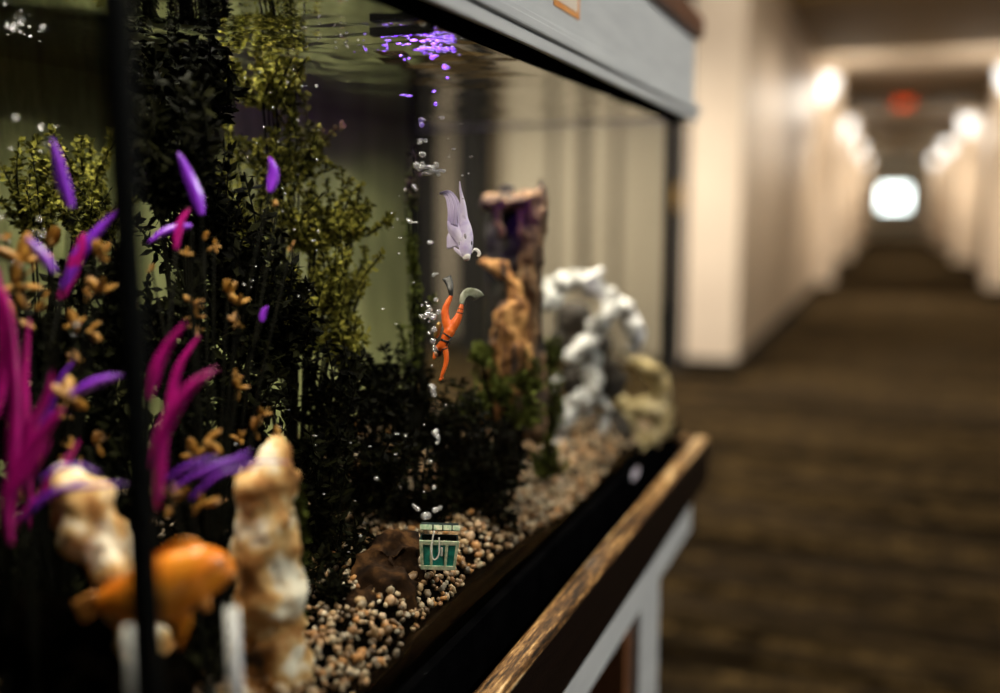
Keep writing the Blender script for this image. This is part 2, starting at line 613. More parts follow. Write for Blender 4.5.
struct('wall_front', MB().box((WR, PY - .1, 0), (4.6, PY + .02, H)), M['lobby_dark'], 'brown lobby wall right of the corridor mouth')
struct('wall_side', MB().box((4.5, -4, 0), (4.6, PY, H)), M['lobby_dark'], 'brown lobby side wall opposite the aquarium')
struct('wall_near', MB().box((-4.6, -4, 0), (-4.5, PY + .6, H)), M['lobby_dark'], 'brown lobby wall behind the aquarium')
struct('wall_rear', MB().box((-4.5, -4, 0), (4.5, -3.9, H)), M['lobby_dark'], 'brown lobby wall behind the viewer')
struct('wall_end', MB().box((-3, END, 0), (3, END + .15, H)), M['cream'], 'cream wall closing the far end of the corridor')
struct('baseboard_pier', MB().box((-1.2, PY - .015, 0), (WL + .015, PY - .001, .105)).box((WL + .001, PY - .015, 0), (WL + .015, END, .105)), M['black_trim'], 'black baseboard along the left corridor wall')
struct('baseboard_right', MB().box((WR - .015, PY, 0), (WR - .001, END, .105)), M['black_trim'], 'black baseboard along the right corridor wall')
struct('baseboard_back', MB().box((-4.5, PY + .485, 0), (-1.21, PY + .499, .105)), M['black_trim'], 'black baseboard of the lobby wall')
n = 1
# dark jamb between the beige doors and the pier, with a brass plate
struct('trim_1', MB().box((-1.31, PY - .01, 0), (-1.205, PY + .52, H)), M['inside_dark'], 'black door jamb beside the cream pier')
n = 2
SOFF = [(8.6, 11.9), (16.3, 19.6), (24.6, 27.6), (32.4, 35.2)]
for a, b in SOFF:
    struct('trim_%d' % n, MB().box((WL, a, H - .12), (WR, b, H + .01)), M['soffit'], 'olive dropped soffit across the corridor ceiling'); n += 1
PIL = [13.6, 20.6, 27.6, 34.6]
for y in PIL:
    struct('trim_%d' % n, MB().box((WL - .01, y, .0), (-.66, y + .45, H), 0), M['cream'], 'cream pilaster on the left corridor wall'); n += 1
    struct('trim_%d' % n, MB().box((1.14, y, .0), (WR + .01, y + .45, H), 0), M['cream'], 'cream pilaster on the right corridor wall'); n += 1
    struct('baseboard_%d' % n, MB().box((WL, y - .014, 0), (-.646, y + .46, .105)), M['black_trim'], 'black baseboard round the left pilaster')
    struct('baseboard_%d' % (n + 50), MB().box((1.126, y - .014, 0), (WR, y + .46, .105)), M['black_trim'], 'black baseboard round the right pilaster')
M['daylight'] = mat_emit('bright_daylight_glass', (.88, 1, .97), 3)
fr = MB()
for x0, x1, z0, z1 in ((-.44, -.36, 1.02, 2.03), (.64, .72, 1.02, 2.03), (-.36, .64, 1.95, 2.03), (-.36, .64, 1.02, 1.1), (.12, .16, 1.1, 1.95)):
    fr.box((x0, END - .05, z0), (x1, END - .001, z1))
w1 = struct('window_1', MB().box((-.36, END - .03, 1.1), (.64, END - .012, 1.95)), M['daylight'], 'bright daylit window at the far end of the corridor')
wf = fr.build('window_frame', M['cream'], w1)
wf['kind'] = 'structure'

# lobby doors seen through the tank
LB = PY + .5
dnum = 1
for x0, x1 in ((-2.62, -2.27), (-2.21, -2.06), (-1.965, -1.83), (-1.765, -1.33)):
    d = struct('door_%d' % dnum, MB().box((x0, LB - .045, .02), (x1, LB - .004, 2.2)), M['door'], 'pale laminate door leaf in the lobby wall', bevel=.006)
    dnum += 1
struct('trim_%d' % n, MB().box((-2.70, LB - .03, .0), (-2.625, LB - .002, 2.3)).box((-2.70, LB - .03, 2.21), (-1.32, LB - .002, 2.3)), M['door_line'], 'brown frame round the pale lobby doors'); n += 1
for x0, x1 in ((-2.265, -2.215), (-2.055, -1.97), (-1.825, -1.77)):
    struct('trim_%d' % n, MB().box((x0, LB - .03, .02), (x1, LB - .002, 2.2)), M['door_gap'], 'brown gap strip between lobby door leaves'); n += 1
struct('trim_%d' % n, MB().box((-2.92, LB - .25, 0), (-2.71, LB - .001, H)), M['inside_dark'], 'dark post left of the pale lobby doors'); n += 1
struct('trim_%d' % n, MB().box((-4.5, LB - .10, 0), (-3.14, LB - .001, H)), M['inside_dark'], 'dark panelling at the far left of the lobby wall'); n += 1
pl = MB().box((-1.285, PY - .018, 1.06), (-1.235, PY - .0105, 1.20)).box((-1.265, PY - .03, 1.10), (-1.25, PY - .018, 1.15))
pl.build('strike_plate', M['brass'], COL.objects['trim_1'])['label'] = 'small brass plate'

# exit sign under the second soffit
ex = thing('exit_sign', (.12, 16.25, 2.62), 'red exit sign hanging from the corridor ceiling', 'sign')
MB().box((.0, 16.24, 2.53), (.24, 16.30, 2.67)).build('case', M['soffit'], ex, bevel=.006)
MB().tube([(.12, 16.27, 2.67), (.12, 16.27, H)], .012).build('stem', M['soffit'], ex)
M['exit_red'] = mat_emit('exit_letters', (1, .07, .01), 1.7)
cu = bpy.data.curves.new('exit_text', 'FONT')
cu.body = 'EXIT'
cu.size = .11
cu.extrude = .004
cu.align_x = 'CENTER'
cu.align_y = 'CENTER'
to = bpy.data.objects.new('tmp_text', cu)
COL.objects.link(to)
dg = bpy.context.evaluated_depsgraph_get()
me = bpy.data.meshes.new_from_object(to.evaluated_get(dg))
bpy.data.objects.remove(to)
rot = Matrix.Rotation(R(90), 4, 'X')
me.transform(Matrix.Translation(Vector((.12, 16.236, 2.60)) - Vector((.12, 16.25, 2.62))) @ rot)
me.materials.clear()
me.materials.append(M['exit_red'])
lt = bpy.data.objects.new('letters', me)
COL.objects.link(lt)
lt.parent = ex


def light(name, kind, loc, power, col, size=.1, size_y=None, aim=None, spot=None, spread=None):
    l = bpy.data.lights.new(name, kind)
    l.energy = power
    l.color = col
    if kind == 'AREA':
        l.size = size
        if size_y:
            l.shape = 'RECTANGLE'
            l.size_y = size_y
        if spread:
            l.spread = spread
    else:
        l.shadow_soft_size = size
    if spot:
        l.spot_size = spot
        l.spot_blend = .6
    o = bpy.data.objects.new(name, l)
    COL.objects.link(o)
    o.location = loc
    if aim is not None:
        o.rotation_euler = (Vector(aim) - Vector(loc)).to_track_quat('-Z', 'Y').to_euler()
    return o


WARM = (1, .89, .75)
M['sconce_glow'] = mat_emit('sconce_glass_lit', (1, .95, .88), 1.3)
ORD = ['nearest', 'second', 'third', 'farthest']
for i, y in enumerate(PIL):
    for side, x in (('left', -.84), ('right', 1.25)):
        s = thing('wall_sconce', (x, y, 2.45), '%s lit bowl sconce on the %s row of corridor pilasters' % (ORD[i], side), 'wall lamp', 'corridor sconces')
        b = MB()
        # half bowl, open at the top
        vs, fs = [], []
        nn, mm = 12, 7
        for a in range(mm):
            u = a / (mm - 1)
            r_ = .03 + .10 * math.sin(u * math.pi / 2)
            for c in range(nn):
                t = math.pi * c / (nn - 1)
                vs.append((x - math.cos(t) * r_, y - .012 - math.sin(t) * r_, 2.42 + .30 * u))
        for a in range(mm - 1):
            for c in range(nn - 1):
                k = a * nn + c
                fs.append((k, k + 1, k + nn + 1, k + nn))
        b.add(vs, fs)
        b.build('shade', M['sconce_glow'], s, smooth=True)
        MB().box((x - .06, y - .012, 2.40), (x + .06, y - .001, 2.74)).build('backplate', M['brass'], s)
        light('sconce_light', 'POINT', (x * .66 + .09, y - .7, 2.36), 8, WARM, .25)

# lobby lamps, plus unseen corridor lamps added as fill
def downlight(x, y, power, label, col=WARM, ang=150, aim=None, group='lobby ceiling lights'):
    t = thing('ceiling_light', (x, y, H - .05), label, 'ceiling light', group)
    MB().tube([(x, y, H - .05), (x, y, H)], .15, 24).build('housing', M['cream'], t)
    MB().tube([(x, y, H - .058), (x, y, H - .05)], .12, 24).build('diffuser', mat_emit('lamp_diffuser', (1, .88, .7), 6), t)
    light('lobby_lamp', 'SPOT', (x, y, H - .07), power, col, .1, aim=aim or (x, y, 0), spot=R(ang))


downlight(.27, 7.9, 80, 'unseen fill light added just inside the corridor mouth', ang=150, group='added corridor fill lights')  # added to lift the dim left wall and the carpet
downlight(.35, 4.7, 120, 'round ceiling light in the lobby near the corridor mouth', ang=96, aim=(-.5, 8.0, .6))
for i, y in enumerate((12.08, 19.78, 27.76, 35.36)):
    downlight(.27, y, 170, '%s unseen fill light added behind the corridor soffits' % ORD[i], ang=125, group='added corridor fill lights')  # added out of sight to light the corridor walls and floor
downlight(-2.2, 4.6, 340, 'round ceiling light in the lobby behind the aquarium')
downlight(1.75, 1.15, 125, 'unseen fill spotlight added in the lobby, aimed at the aquarium', col=(1, .97, .92), ang=50, aim=(-.3, 1.0, 1.0))  # added to brighten the hood, the rim and the front of the tank
# added window, out of view: cool fill light for the stand and hood
w2 = struct('added_window', MB().box((4.47, -.6, .9), (4.49, 2.6, 2.3)), mat_emit('added_window_glow', (.94, .97, 1), .8), 'unseen glowing window added opposite the aquarium as fill light')
fr = MB()
for y0, y1, z0, z1 in ((-.68, -.6, .82, 2.38), (2.6, 2.68, .82, 2.38), (-.6, 2.6, 2.3, 2.38), (-.6, 2.6, .82, .9), (.96, 1.04, .9, 2.3)):
    fr.box((4.44, y0, z0), (4.499, y1, z1))
fr.build('window_frame', M['cream'], w2)['kind'] = 'structure'

# ------------------------------------------------------------------ the stand
X0, X1 = -.767, -.310          # tank outside, back and front
Y0, Y1 = .352, 1.565
st = thing('aquarium_stand', (-.54, .96, 0), 'grey painted wooden stand with a worn brown rim under the aquarium', 'stand')
LX, RX = -.825, -.252
LY, RY = .285, 1.588
MB().box((LX + .01, LY + .01, .625), (RX - .01, RY - .01, .655)).build('top_board', M['dark_wood'], st)
rim = MB()
rt, rb = .69, .616
rim.box((RX - .026, LY, rb), (RX, RY, rt))
rim.box((LX, LY, rb), (LX + .026, RY, rt))
rim.box((LX + .0262, RY - .026, rb), (RX - .0262, RY, rt))
rim.box((LX + .0262, LY, rb), (RX - .0262, LY + .026, rt))
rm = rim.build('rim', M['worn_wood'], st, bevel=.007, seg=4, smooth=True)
ap = MB()
ap.box((RX - .042, LY + .03, .547), (RX - .018, RY - .05, .6159))
ap.box((LX + .008, LY + .03, .547), (LX + .03, RY - .05, .6159))
ap.box((LX + .031, RY - .073, .547), (RX - .043, RY - .051, .6159))
ap.box((LX + .031, LY + .033, .547), (RX - .043, LY + .055, .6159))
ap.build('apron', M['grey_paint'], st, bevel=.002)
for x in (RX - .088, LX + .02):
    for y in (LY + .16, RY - .375):
        lg = MB().box((x, y - .014, 0), (x + .05, y + .118, .547)).build('leg', M['stand_wood'], st, bevel=.002)
        xx = (x + .0505, x + .066) if x > -.5 else (x - .016, x - .0005)
        MB().box((xx[0], y, 0), (xx[1], y + .115, .5465)).build('leg_board', M['grey_paint'], lg, bevel=.002)
MB().box((LX + .04, LY + .06, .0), (LX + .055, RY - .05, .55)).build('shadow_panel', M['inside_dark'], st)  # dark sheet added for the shadow under the stand
MB().box((LX + .06, LY + .07, .10), (RX - .08, RY - .07, .12)).build('shelf', M['inside_dark'], st)

# ------------------------------------------------------------------ the aquarium
ZB, ZT = .655, 1.200
aq = thing('aquarium', (-.54, .96, ZB), 'long glass aquarium with black frame on the grey stand', 'aquarium')
G = .006
GZ0, GZ1 = .662, 1.193
MB().box((X1 - G, Y0 + G, GZ0), (X1, Y1 - G, GZ1)).build('front_pane', M['glass'], aq)
MB().box((X0 + .0005, Y0 + G, GZ0), (X0 + G, Y1 - G, GZ1)).build('back_pane', M['algae'], aq)['label'] = 'back pane filmed with olive algae'
MB().box((X0, Y0, GZ0), (X1, Y0 + G - .0002, GZ1)).build('end_pane', M['glass'], aq)
MB().box((X0, Y1 - G + .0002, GZ0), (X1, Y1, GZ1)).build('end_pane', M['glass'], aq)
MB().box((X0 + G, Y0 + G, GZ0), (X1 - G - .001, Y1 - G, GZ0 + .006)).build('bottom_pane', M['black_plastic'], aq)
for x, y in ((X1, Y0), (X1, Y1), (X0, Y0), (X0, Y1)):
    sx = -1 if x == X1 else 1
    sy = 1 if y == Y0 else -1
    q = .011
    b = MB()
    b.box((min(x + sx * .0065, x + sx * (.0065 + q)), min(y + sy * .0065, y + sy * (.0065 + q)), GZ0 + .007),
          (max(x + sx * .0065, x + sx * (.0065 + q)), max(y + sy * .0065, y + sy * (.0065 + q)), GZ1 - .001))
    b.build('silicone_seam', M['silicone'], aq, bevel=.002)
def ring(o, w, z0, z1):
    b = MB()
    b.box((X1 - w, Y0 - o, z0), (X1 + o, Y1 + o, z1))
    b.box((X0 - o, Y0 - o, z0), (X0 + w, Y1 + o, z1))
    b.box((X0 + w, Y0 - o, z0), (X1 - w, Y0 + w, z1))
    b.box((X0 + w, Y1 - w, z0), (X1 - w, Y1 + o, z1))
    return b
def ring_hollow(o, z0, z1):
    b = MB()
    b.box((X1 + .0005, Y0 - o, z0), (X1 + o, Y1 + o, z1))
    b.box((X0 - o, Y0 - o, z0), (X0 - .0005, Y1 + o, z1))
    b.box((X0 - .0005, Y0 - o, z0), (X1 + .0005, Y0 - .0005, z1))
    b.box((X0 - .0005, Y1 + .0005, max(z0, 1.188) if z1 > 1 else z0), (X1 + .0005, Y1 + o, z1))
    return b
bf = ring_hollow(.009, ZB + .001, .712).build('bottom_frame', M['black_plastic'], aq)
ring_hollow(.004, 1.180, ZT - .001).build('top_frame', M['black_plastic'], aq)
s_ = MB().box((X1 + .0091, 1.262, .694), (X1 + .0096, 1.300, .707)).build('sticker', M['white_sticker'], bf)
s_['label'] = 'small white sticker'

# hood
hd = thing('aquarium_hood', (-.54, .96, ZT), 'grey painted wooden hood with brown top on the aquarium', 'aquarium hood')
HX0, HX1, HY0, HY1 = -.787, -.290, .335, 1.578
HZ0, HZ1 = 1.200, 1.308
hp = MB()
t = .016
hp.box((HX1 - t, HY0, HZ0), (HX1, HY1, HZ1))
hp.box((HX0, HY0, HZ0), (HX0 + t, HY1, HZ1))
hp.box((HX0 + t + .0001, HY0, HZ0), (HX1 - t - .0001, HY0 + t, HZ1))
hp.box((HX0 + t + .0001, HY1 - t, HZ0), (HX1 - t - .0001, HY1, HZ1))
hpo = hp.build('panel', M['grey_paint'], hd, bevel=.002)
mo = MB()
for (z0, z1, o) in ((1.185, 1.197, .006), (1.1972, 1.207, .010), (1.2072, 1.214, .005)):
    mo.box((HX1 + .0002, HY0 - o, z0), (HX1 + o, HY1 + o, z1))
    mo.box((HX0 - o, HY0 - o, z0), (HX0 - .0002, HY1 + o, z1))
    mo.box((HX0, HY1 + .0002, z0), (HX1, HY1 + o, z1))
    mo.box((HX0, HY0 - o, z0), (HX1, HY0 - .0002, z1))
mo.build('moulding', M['grey_paint'], hd, bevel=.0018)
MB().box((HX0 - .012, HY0 - .012, HZ1 + .0005), (HX1 + .012, HY1 + .012, HZ1 + .034)).build('lid', M['brown_lid'], hd, bevel=.006, seg=3)
sk = MB().box((HX1 + .0003, .882, 1.232), (HX1 + .0009, .962, 1.292)).build('sticker', M['orange_sticker'], hpo)
sk['label'] = 'orange bordered sticker'
MB().box((HX1 + .0010, .890, 1.2375), (HX1 + .0013, .954, 1.286)).build('sticker_field', M['cream_sticker'], hpo)

# lamps in the hood
lf = thing('aquarium_lamp', (-.50, .96, 1.30), 'long lamp fixture inside the aquarium hood', 'aquarium lamp')
MB().box((-.66, .42, 1.2965), (-.34, 1.50, 1.3055)).build('case', M['lamp_case'], lf, bevel=.004)
M['tube_glow'] = mat_emit('lamp_tube_lit', (1, .93, .80), 4)
MB().tube([(-.40, .44, 1.284), (-.40, 1.48, 1.284)], .010, 12).build('tube', M['tube_glow'], lf, smooth=True)
MB().tube([(-.58, .44, 1.284), (-.58, 1.48, 1.284)], .010, 12).build('tube', M['tube_glow'], lf, smooth=True)
light('tank_lamp', 'AREA', (-.37, .50, 1.268), 1.05, (1, .88, .70), .04, .26)
light('tank_lamp', 'AREA', (-.36, 1.24, 1.268), 2.4, (1, .88, .72), .04, .46)
light('tank_lamp', 'AREA', (-.58, .93, 1.268), 2.8, (1, .93, .78), .05, 1.05)
pu = thing('led_strip', (-.37, .695, 1.178), 'purple led strip just under the water surface above the rising bubbles', 'led light')
MB().box((-.372, .690, 1.180), (-.322, .698, 1.186)).build('housing', M['lamp_case'], pu)
M['purple_led'] = mat_emit('purple_led_lit', (.22, .03, 1), 6)
for k in range(4):
    MB().blob((-.366 + k * .012, .6985, 1.182), .0022, 2).build('diode', M['purple_led'], pu)
light('purple_light', 'SPOT', (-.345, .705, 1.177), 1.8, (.27, .07, 1), .01, aim=(-.385, .80, 1.172), spot=R(64))

# water
WZ = 1.188
wb = MB()
nx, ny = 24, 60
ix0, ix1, iy0, iy1 = X0 + .003, X1 - G - .001, Y0 + G + .001, Y1 - G - .001
vs, fs = [], []
for i in range(nx + 1):
    for j in range(ny + 1):
        x = ix0 + (ix1 - ix0) * i / nx
        y = iy0 + (iy1 - iy0) * j / ny
        edge = min(1, 6 * min(i / nx, 1 - i / nx, j / ny * 2, 2 - 2 * j / ny))
        d = math.hypot(x + .40, y - .82)
        z = WZ + edge * ((.002 * noise.noise(Vector((x * 14, y * 14, 0)))) + .003 * math.sin(d * 170) * math.exp(-d * 12))
        vs.append((x, y, z))
for i in range(nx):
    for j in range(ny):
        a = i * (ny + 1) + j
        fs.append((a, a + ny + 1, a + ny + 2, a + 1))
wb.add(vs, fs, 0)
zb = .675
wb.add([(ix0, iy0, zb), (ix1, iy0, zb), (ix1, iy1, zb), (ix0, iy1, zb), (ix0, iy0, WZ), (ix1, iy0, WZ), (ix1, iy1, WZ), (ix0, iy1, WZ)],
       [(0, 3, 2, 1), (0, 1, 5, 4), (1, 2, 6, 5), (2, 3, 7, 6), (3, 0, 4, 7)], 1)
wo = wb.build('water', [M['water_top'], M['water_side']], smooth=False)
tag(wo, 'clear water filling the aquarium up to the black top frame', 'water', kind='stuff')


# ------------------------------------------------------------------ gravel
gx0, gx1, gy0, gy1 = X0 + G + .002, X1 - G - .002, Y0 + G + .002, Y1 - G - .002


def gz(x, y):
    """height of the gravel bed"""
    u = (y - Y0) / (Y1 - Y0)
    z = .752 + .012 * math.sin(y * 9 + 1) - .045 * max(0, (u - .62) / .38) ** 1.3
    z += .030 * math.exp(-((y - 1.28) / .10) ** 2 - ((x + .36) / .06) ** 2)
    if y < .62:
        z += .012 * (.62 - y) / .27
    z -= .024 * math.exp(-((gx1 - x) / .022) ** 2)
    return z + .004 * noise.noise(Vector((x * 25, y * 25, 3)))


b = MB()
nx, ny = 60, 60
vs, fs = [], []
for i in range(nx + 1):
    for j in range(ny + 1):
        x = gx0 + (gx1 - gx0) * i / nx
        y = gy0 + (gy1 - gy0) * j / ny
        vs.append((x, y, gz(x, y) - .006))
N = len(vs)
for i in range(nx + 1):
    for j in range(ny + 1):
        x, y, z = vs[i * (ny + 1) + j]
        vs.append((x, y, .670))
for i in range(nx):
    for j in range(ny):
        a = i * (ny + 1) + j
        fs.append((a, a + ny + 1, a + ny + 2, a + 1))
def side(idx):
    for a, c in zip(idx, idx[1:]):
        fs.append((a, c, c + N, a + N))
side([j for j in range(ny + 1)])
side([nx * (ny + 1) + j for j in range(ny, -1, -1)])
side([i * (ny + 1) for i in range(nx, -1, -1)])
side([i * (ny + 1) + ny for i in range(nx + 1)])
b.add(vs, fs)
tag(b.build('substrate', M['soil']), 'black bed under the gravel in the aquarium, coloured as its unlit side', 'substrate', kind='stuff')

rnd = random.Random(5)
g = MB()
def pebble(mb, x, y, z, r, k):
    q = Quaternion((rnd.gauss(0, 1), rnd.gauss(0, 1), rnd.gauss(0, 1), rnd.gauss(0, 1))).normalized().to_matrix()
    mb.blob((x, y, z), (r * rnd.uniform(.8, 1.3), r * rnd.uniform(.7, 1.0), r * rnd.uniform(.55, .8)), 1 if k else 2, .25, 1.2, rnd.uniform(0, 90), q)
for k in range(5600):
    x = gx1 - .003 - abs(rnd.gauss(0, .06 if k < 2400 else .12)) if k < 4400 else rnd.uniform(gx0 + .005, gx1 - .005)
    if x < gx0 + .005:
        continue
    y = rnd.uniform(gy0 + .005, gy1 - .005)
    r = rnd.uniform(.0020, .0040)
    pebble(g, x, y, gz(x, y) - .004 + rnd.uniform(0, .004), r, True)
tag(g.build('gravel', M['gravel'], smooth=True), 'mixed beige and brown gravel covering the aquarium floor', 'gravel', kind='stuff')
proto = []
for k in range(8):
    mb = MB()
    pebble(mb, 0, 0, 0, .0056, False)
    me_o = mb.build('pebble', M['pebble'], origin=(0, 0, 0), smooth=True)
    proto.append(me_o.data)
    bpy.data.objects.remove(me_o)
for k in range(120):
    y = rnd.uniform(.45, .98) if k < 100 else rnd.uniform(.98, 1.25)
    x = gx1 - .008 - abs(rnd.gauss(0, .022))
    o = bpy.data.objects.new('pebble', proto[k % 8])
    COL.objects.link(o)
    o.location = (x, y, gz(x, y) + .001 + rnd.uniform(0, .004))
    o.rotation_euler = (rnd.uniform(0, 6), rnd.uniform(0, 6), rnd.uniform(0, 6))
    s = rnd.uniform(.5, .95)
    o.scale = (s * rnd.uniform(.8, 1.3), s, s * rnd.uniform(.75, 1))
    tag(o, 'larger rounded pebble lying on the gravel close behind the front glass', 'pebble', 'larger pebbles along the front glass')


# ------------------------------------------------------------------ rocks
def rockmesh(spine, radii, voxel=.0035, amp=.008, fr=38, seed=0):
    b = MB()
    for (p, q, ra, rb_) in zip(spine, spine[1:], radii, radii[1:]):
        for i in range(4):
            u = i / 4
            c = Vector(p).lerp(Vector(q), u)
            r = ra + (rb_ - ra) * u
            b.blob(c, r, 2, .35, 1.3, seed + i * 3.1 + c.x * 50)
    b.blob(spine[-1], radii[-1], 2, .35, 1.3, seed)
    return b.fused(voxel, amp, fr, seed)


def down(p, dz=.012):
    return Vector((p.x, p.y, gz(p.x, p.y) - dz))


D1 = .645
sp = [at(278, 446, D1), at(262, 490, D1), at(268, 545, D1), at(266, 600, D1), at(268, 640, D1 + .01)]
sp.append(Vector((sp[-1].x, sp[-1].y, gz(sp[-1].x, sp[-1].y) - .004)))
tag(rockmesh(sp, [.010, .019, .0225, .0215, .0215, .024], seed=3).build('rock', M['tan_rock'], smooth=True), 'tall white and ochre rock pillar standing beside the goldfish', 'rock')
D2 = .60
sp = [at(66, 474, D2), at(82, 505, D2), at(98, 545, D2), at(118, 575, D2), at(140, 640, D2)]
sp.append(Vector((sp[-1].x - .01, sp[-1].y + .01, gz(sp[-1].x, sp[-1].y) - .004)))
tag(rockmesh(sp, [.009, .016, .017, .014, .016, .022], seed=8).build('rock', M['tan_rock'], smooth=True), 'leaning cream and ochre rock crossed by purple leaves at the left end', 'rock')
sp = [at(400, 552, .83), at(386, 585, .81), at(388, 615, .80)]
sp.append(down(sp[-1]))
tag(rockmesh(sp, [.017, .028, .026, .02], amp=.012, seed=5).build('rock', M['brick_rock'], smooth=True), 'dark brown rock just left of the treasure chest', 'rock')
sp = [at(372, 598, .775), at(352, 608, .765), at(332, 616, .775)]
r_ = rockmesh(sp, [.011, .014, .010], amp=.008, seed=15)
tag(r_.build('rock', M['brick_rock'], smooth=True), 'small dark brown rock at the foot of the larger brown rock', 'rock')
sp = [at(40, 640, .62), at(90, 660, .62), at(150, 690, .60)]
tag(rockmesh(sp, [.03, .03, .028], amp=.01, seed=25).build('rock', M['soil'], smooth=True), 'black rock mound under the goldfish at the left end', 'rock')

# white lace rock: fused arches with holes
def arches(curves, voxel, amp, seed, fr=45):
    b = MB()
    for pts, rs in curves:
        c = bez(pts, 8)
        k = len(c)
        for i, p in enumerate(c):
            u = i / (k - 1) * (len(rs) - 1)
            j = min(int(u), len(rs) - 2)
            r = rs[j] + (rs[j + 1] - rs[j]) * (u - j)
            b.blob(p, r * .92, 2, .4, 1.2, seed + p.z * 60 + p.x * 40)
    return b.fused(voxel, amp, fr, seed)


L = 1.33
def lp(x, y, dd=0):
    return at(x, y, L + dd)
curves = [
    ([lp(549, 305, -.02), lp(556, 288), lp(580, 278), lp(606, 296, .01), lp(630, 318, .02), lp(634, 345, .03)], [.010, .015, .015, .014, .013, .011]),
    ([lp(612, 308), lp(596, 330, -.01), lp(578, 348, -.02), lp(567, 358, -.02)], [.013, .013, .010, .008]),
    ([lp(586, 345), lp(592, 372), lp(588, 398, -.01), lp(566, 410, -.02), lp(556, 440, -.02)], [.010, .015, .015, .012, .014]),
    ([lp(556, 380, -.02), lp(552, 410, -.02), lp(560, 460, -.02), lp(562, 492, -.02)], [.006, .009, .011, .014]),
    ([lp(594, 400), lp(606, 412), lp(602, 432)], [.012, .008, .006]),
    ([lp(590, 278), lp(599, 272)], [.010, .006]),
]
tag(arches(curves, .0028, .008, 2.0, 60).build('lace_rock', M['lace_white'], smooth=True), 'white and grey lace rock with dark hollows near the far end of the tank', 'rock')
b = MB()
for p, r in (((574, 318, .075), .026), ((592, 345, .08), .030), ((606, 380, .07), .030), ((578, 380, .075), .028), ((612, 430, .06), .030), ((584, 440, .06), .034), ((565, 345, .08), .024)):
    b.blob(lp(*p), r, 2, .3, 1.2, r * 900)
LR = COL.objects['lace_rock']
b.fused(.004, .006, 45, 4).build('hollow_core', M['core'], LR, smooth=True)['label'] = 'dark brown core with the shade of the hollows in its colour'
L = 1.47
curves = [
    ([lp(636, 362), lp(654, 372), lp(662, 395, .01), lp(664, 420, .01), lp(650, 440)], [.010, .013, .012, .012, .014]),
    ([lp(628, 420), lp(640, 408), lp(655, 412)], [.012, .016, .012]),
    ([lp(622, 400), lp(630, 430), lp(640, 448)], [.010, .014, .02]),
]
tag(arches(curves, .0028, .008, 6.0, 60).build('lace_rock', M['lace_yellow'], smooth=True), 'small yellowish lace rock in the far front corner of the tank', 'rock')

# driftwood
L = 1.13
dw = thing('driftwood', down(lp(520, 400)), 'tall brown driftwood stump with a flat top behind the white fish', 'driftwood')
b = MB()
def col(pts, rs, nn=8, am=.18):
    c = bez(pts, nn)
    k = len(c)
    for i, p in enumerate(c):
        u = i / (k - 1) * (len(rs) - 1)
        j = min(int(u), len(rs) - 2)
        r = rs[j] + (rs[j + 1] - rs[j]) * (u - j)
        b.blob(p, (r, r, r * 1.1), 2, am, 1.2, 2 + p.z * 12)
# hollow trunk: right wall, rear wall, flat top
col([lp(532, 425), lp(532, 380), lp(531, 320), lp(531, 260), lp(532, 208)], [.018, .016, .015, .015, .016])
for k in range(7):
    b.blob(lp(494 + k * 7, 203 - k * .6, .004 * (k % 2)), (.012, .026, .0095), 2, .2, 1.4, 5 + k)
b.tube([lp(538, 205), lp(541, 190), lp(540, 178)], [.012, .007, .002], 8)
b.tube([lp(497, 205, -.01), lp(499, 222, -.012), lp(503, 240, -.008)], [.009, .006, .003], 8)
b.fused(.0030, .005, 60, 3).build('trunk', M['driftwood'], dw, smooth=True)
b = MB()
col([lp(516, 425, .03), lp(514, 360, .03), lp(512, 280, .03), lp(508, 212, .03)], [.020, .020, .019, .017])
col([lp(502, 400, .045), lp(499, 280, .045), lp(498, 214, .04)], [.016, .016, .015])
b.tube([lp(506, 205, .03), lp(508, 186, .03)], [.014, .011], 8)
b.fused(.0035, .006, 50, 5).build('hollow', M['core'], dw, smooth=True)['label'] = 'dark inside of the stump with its shade put into the colour'
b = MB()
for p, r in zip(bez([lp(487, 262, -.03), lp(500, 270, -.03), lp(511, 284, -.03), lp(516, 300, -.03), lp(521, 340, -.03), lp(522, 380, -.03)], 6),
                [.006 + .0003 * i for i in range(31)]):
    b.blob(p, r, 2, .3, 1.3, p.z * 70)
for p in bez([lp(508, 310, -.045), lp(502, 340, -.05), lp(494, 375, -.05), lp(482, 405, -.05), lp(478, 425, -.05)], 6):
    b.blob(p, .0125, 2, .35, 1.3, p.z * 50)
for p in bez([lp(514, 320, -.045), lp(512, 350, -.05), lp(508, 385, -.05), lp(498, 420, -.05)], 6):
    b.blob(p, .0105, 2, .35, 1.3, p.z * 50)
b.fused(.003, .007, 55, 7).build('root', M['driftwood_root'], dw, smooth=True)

# ------------------------------------------------------------------ treasure chest
CD = .812
va = R(24.6)
ex_ = Vector((math.cos(va), math.sin(va), 0))
ey_ = Vector((-math.sin(va), math.cos(va), 0))
ez_ = Vector((0, 0, 1))
tilt = Matrix.Rotation(R(3), 3, ey_)
ex_, ez_ = tilt @ ex_, tilt @ ez_
co = at(438, 566, CD)
ch = thing('treasure_chest', co, 'tiny teal treasure chest with pale trim and open lid on the gravel', 'aquarium ornament')
W, Dp, Hh = .0320, .020, .0245
t = .0022
b = MB()
tp = .86
b.obox(co, ex_, ey_, ez_, -W / 2 + t / 2, W / 2 - t / 2, -Dp / 2 + .0005, -Dp / 2 + .002, .001, Hh - .001, tp)
b.build('box', M['teal'], ch, bevel=.0002)
b = MB()
b.obox(co, ex_, ey_, ez_, -W / 2 + t / 2, W / 2 - t / 2, Dp / 2 - .002, Dp / 2, .001, Hh - .001, tp)
b.obox(co, ex_, ey_, ez_, -W / 2 + .0004, -W / 2 + .002, -Dp / 2, Dp / 2, .001, Hh - .001, tp)
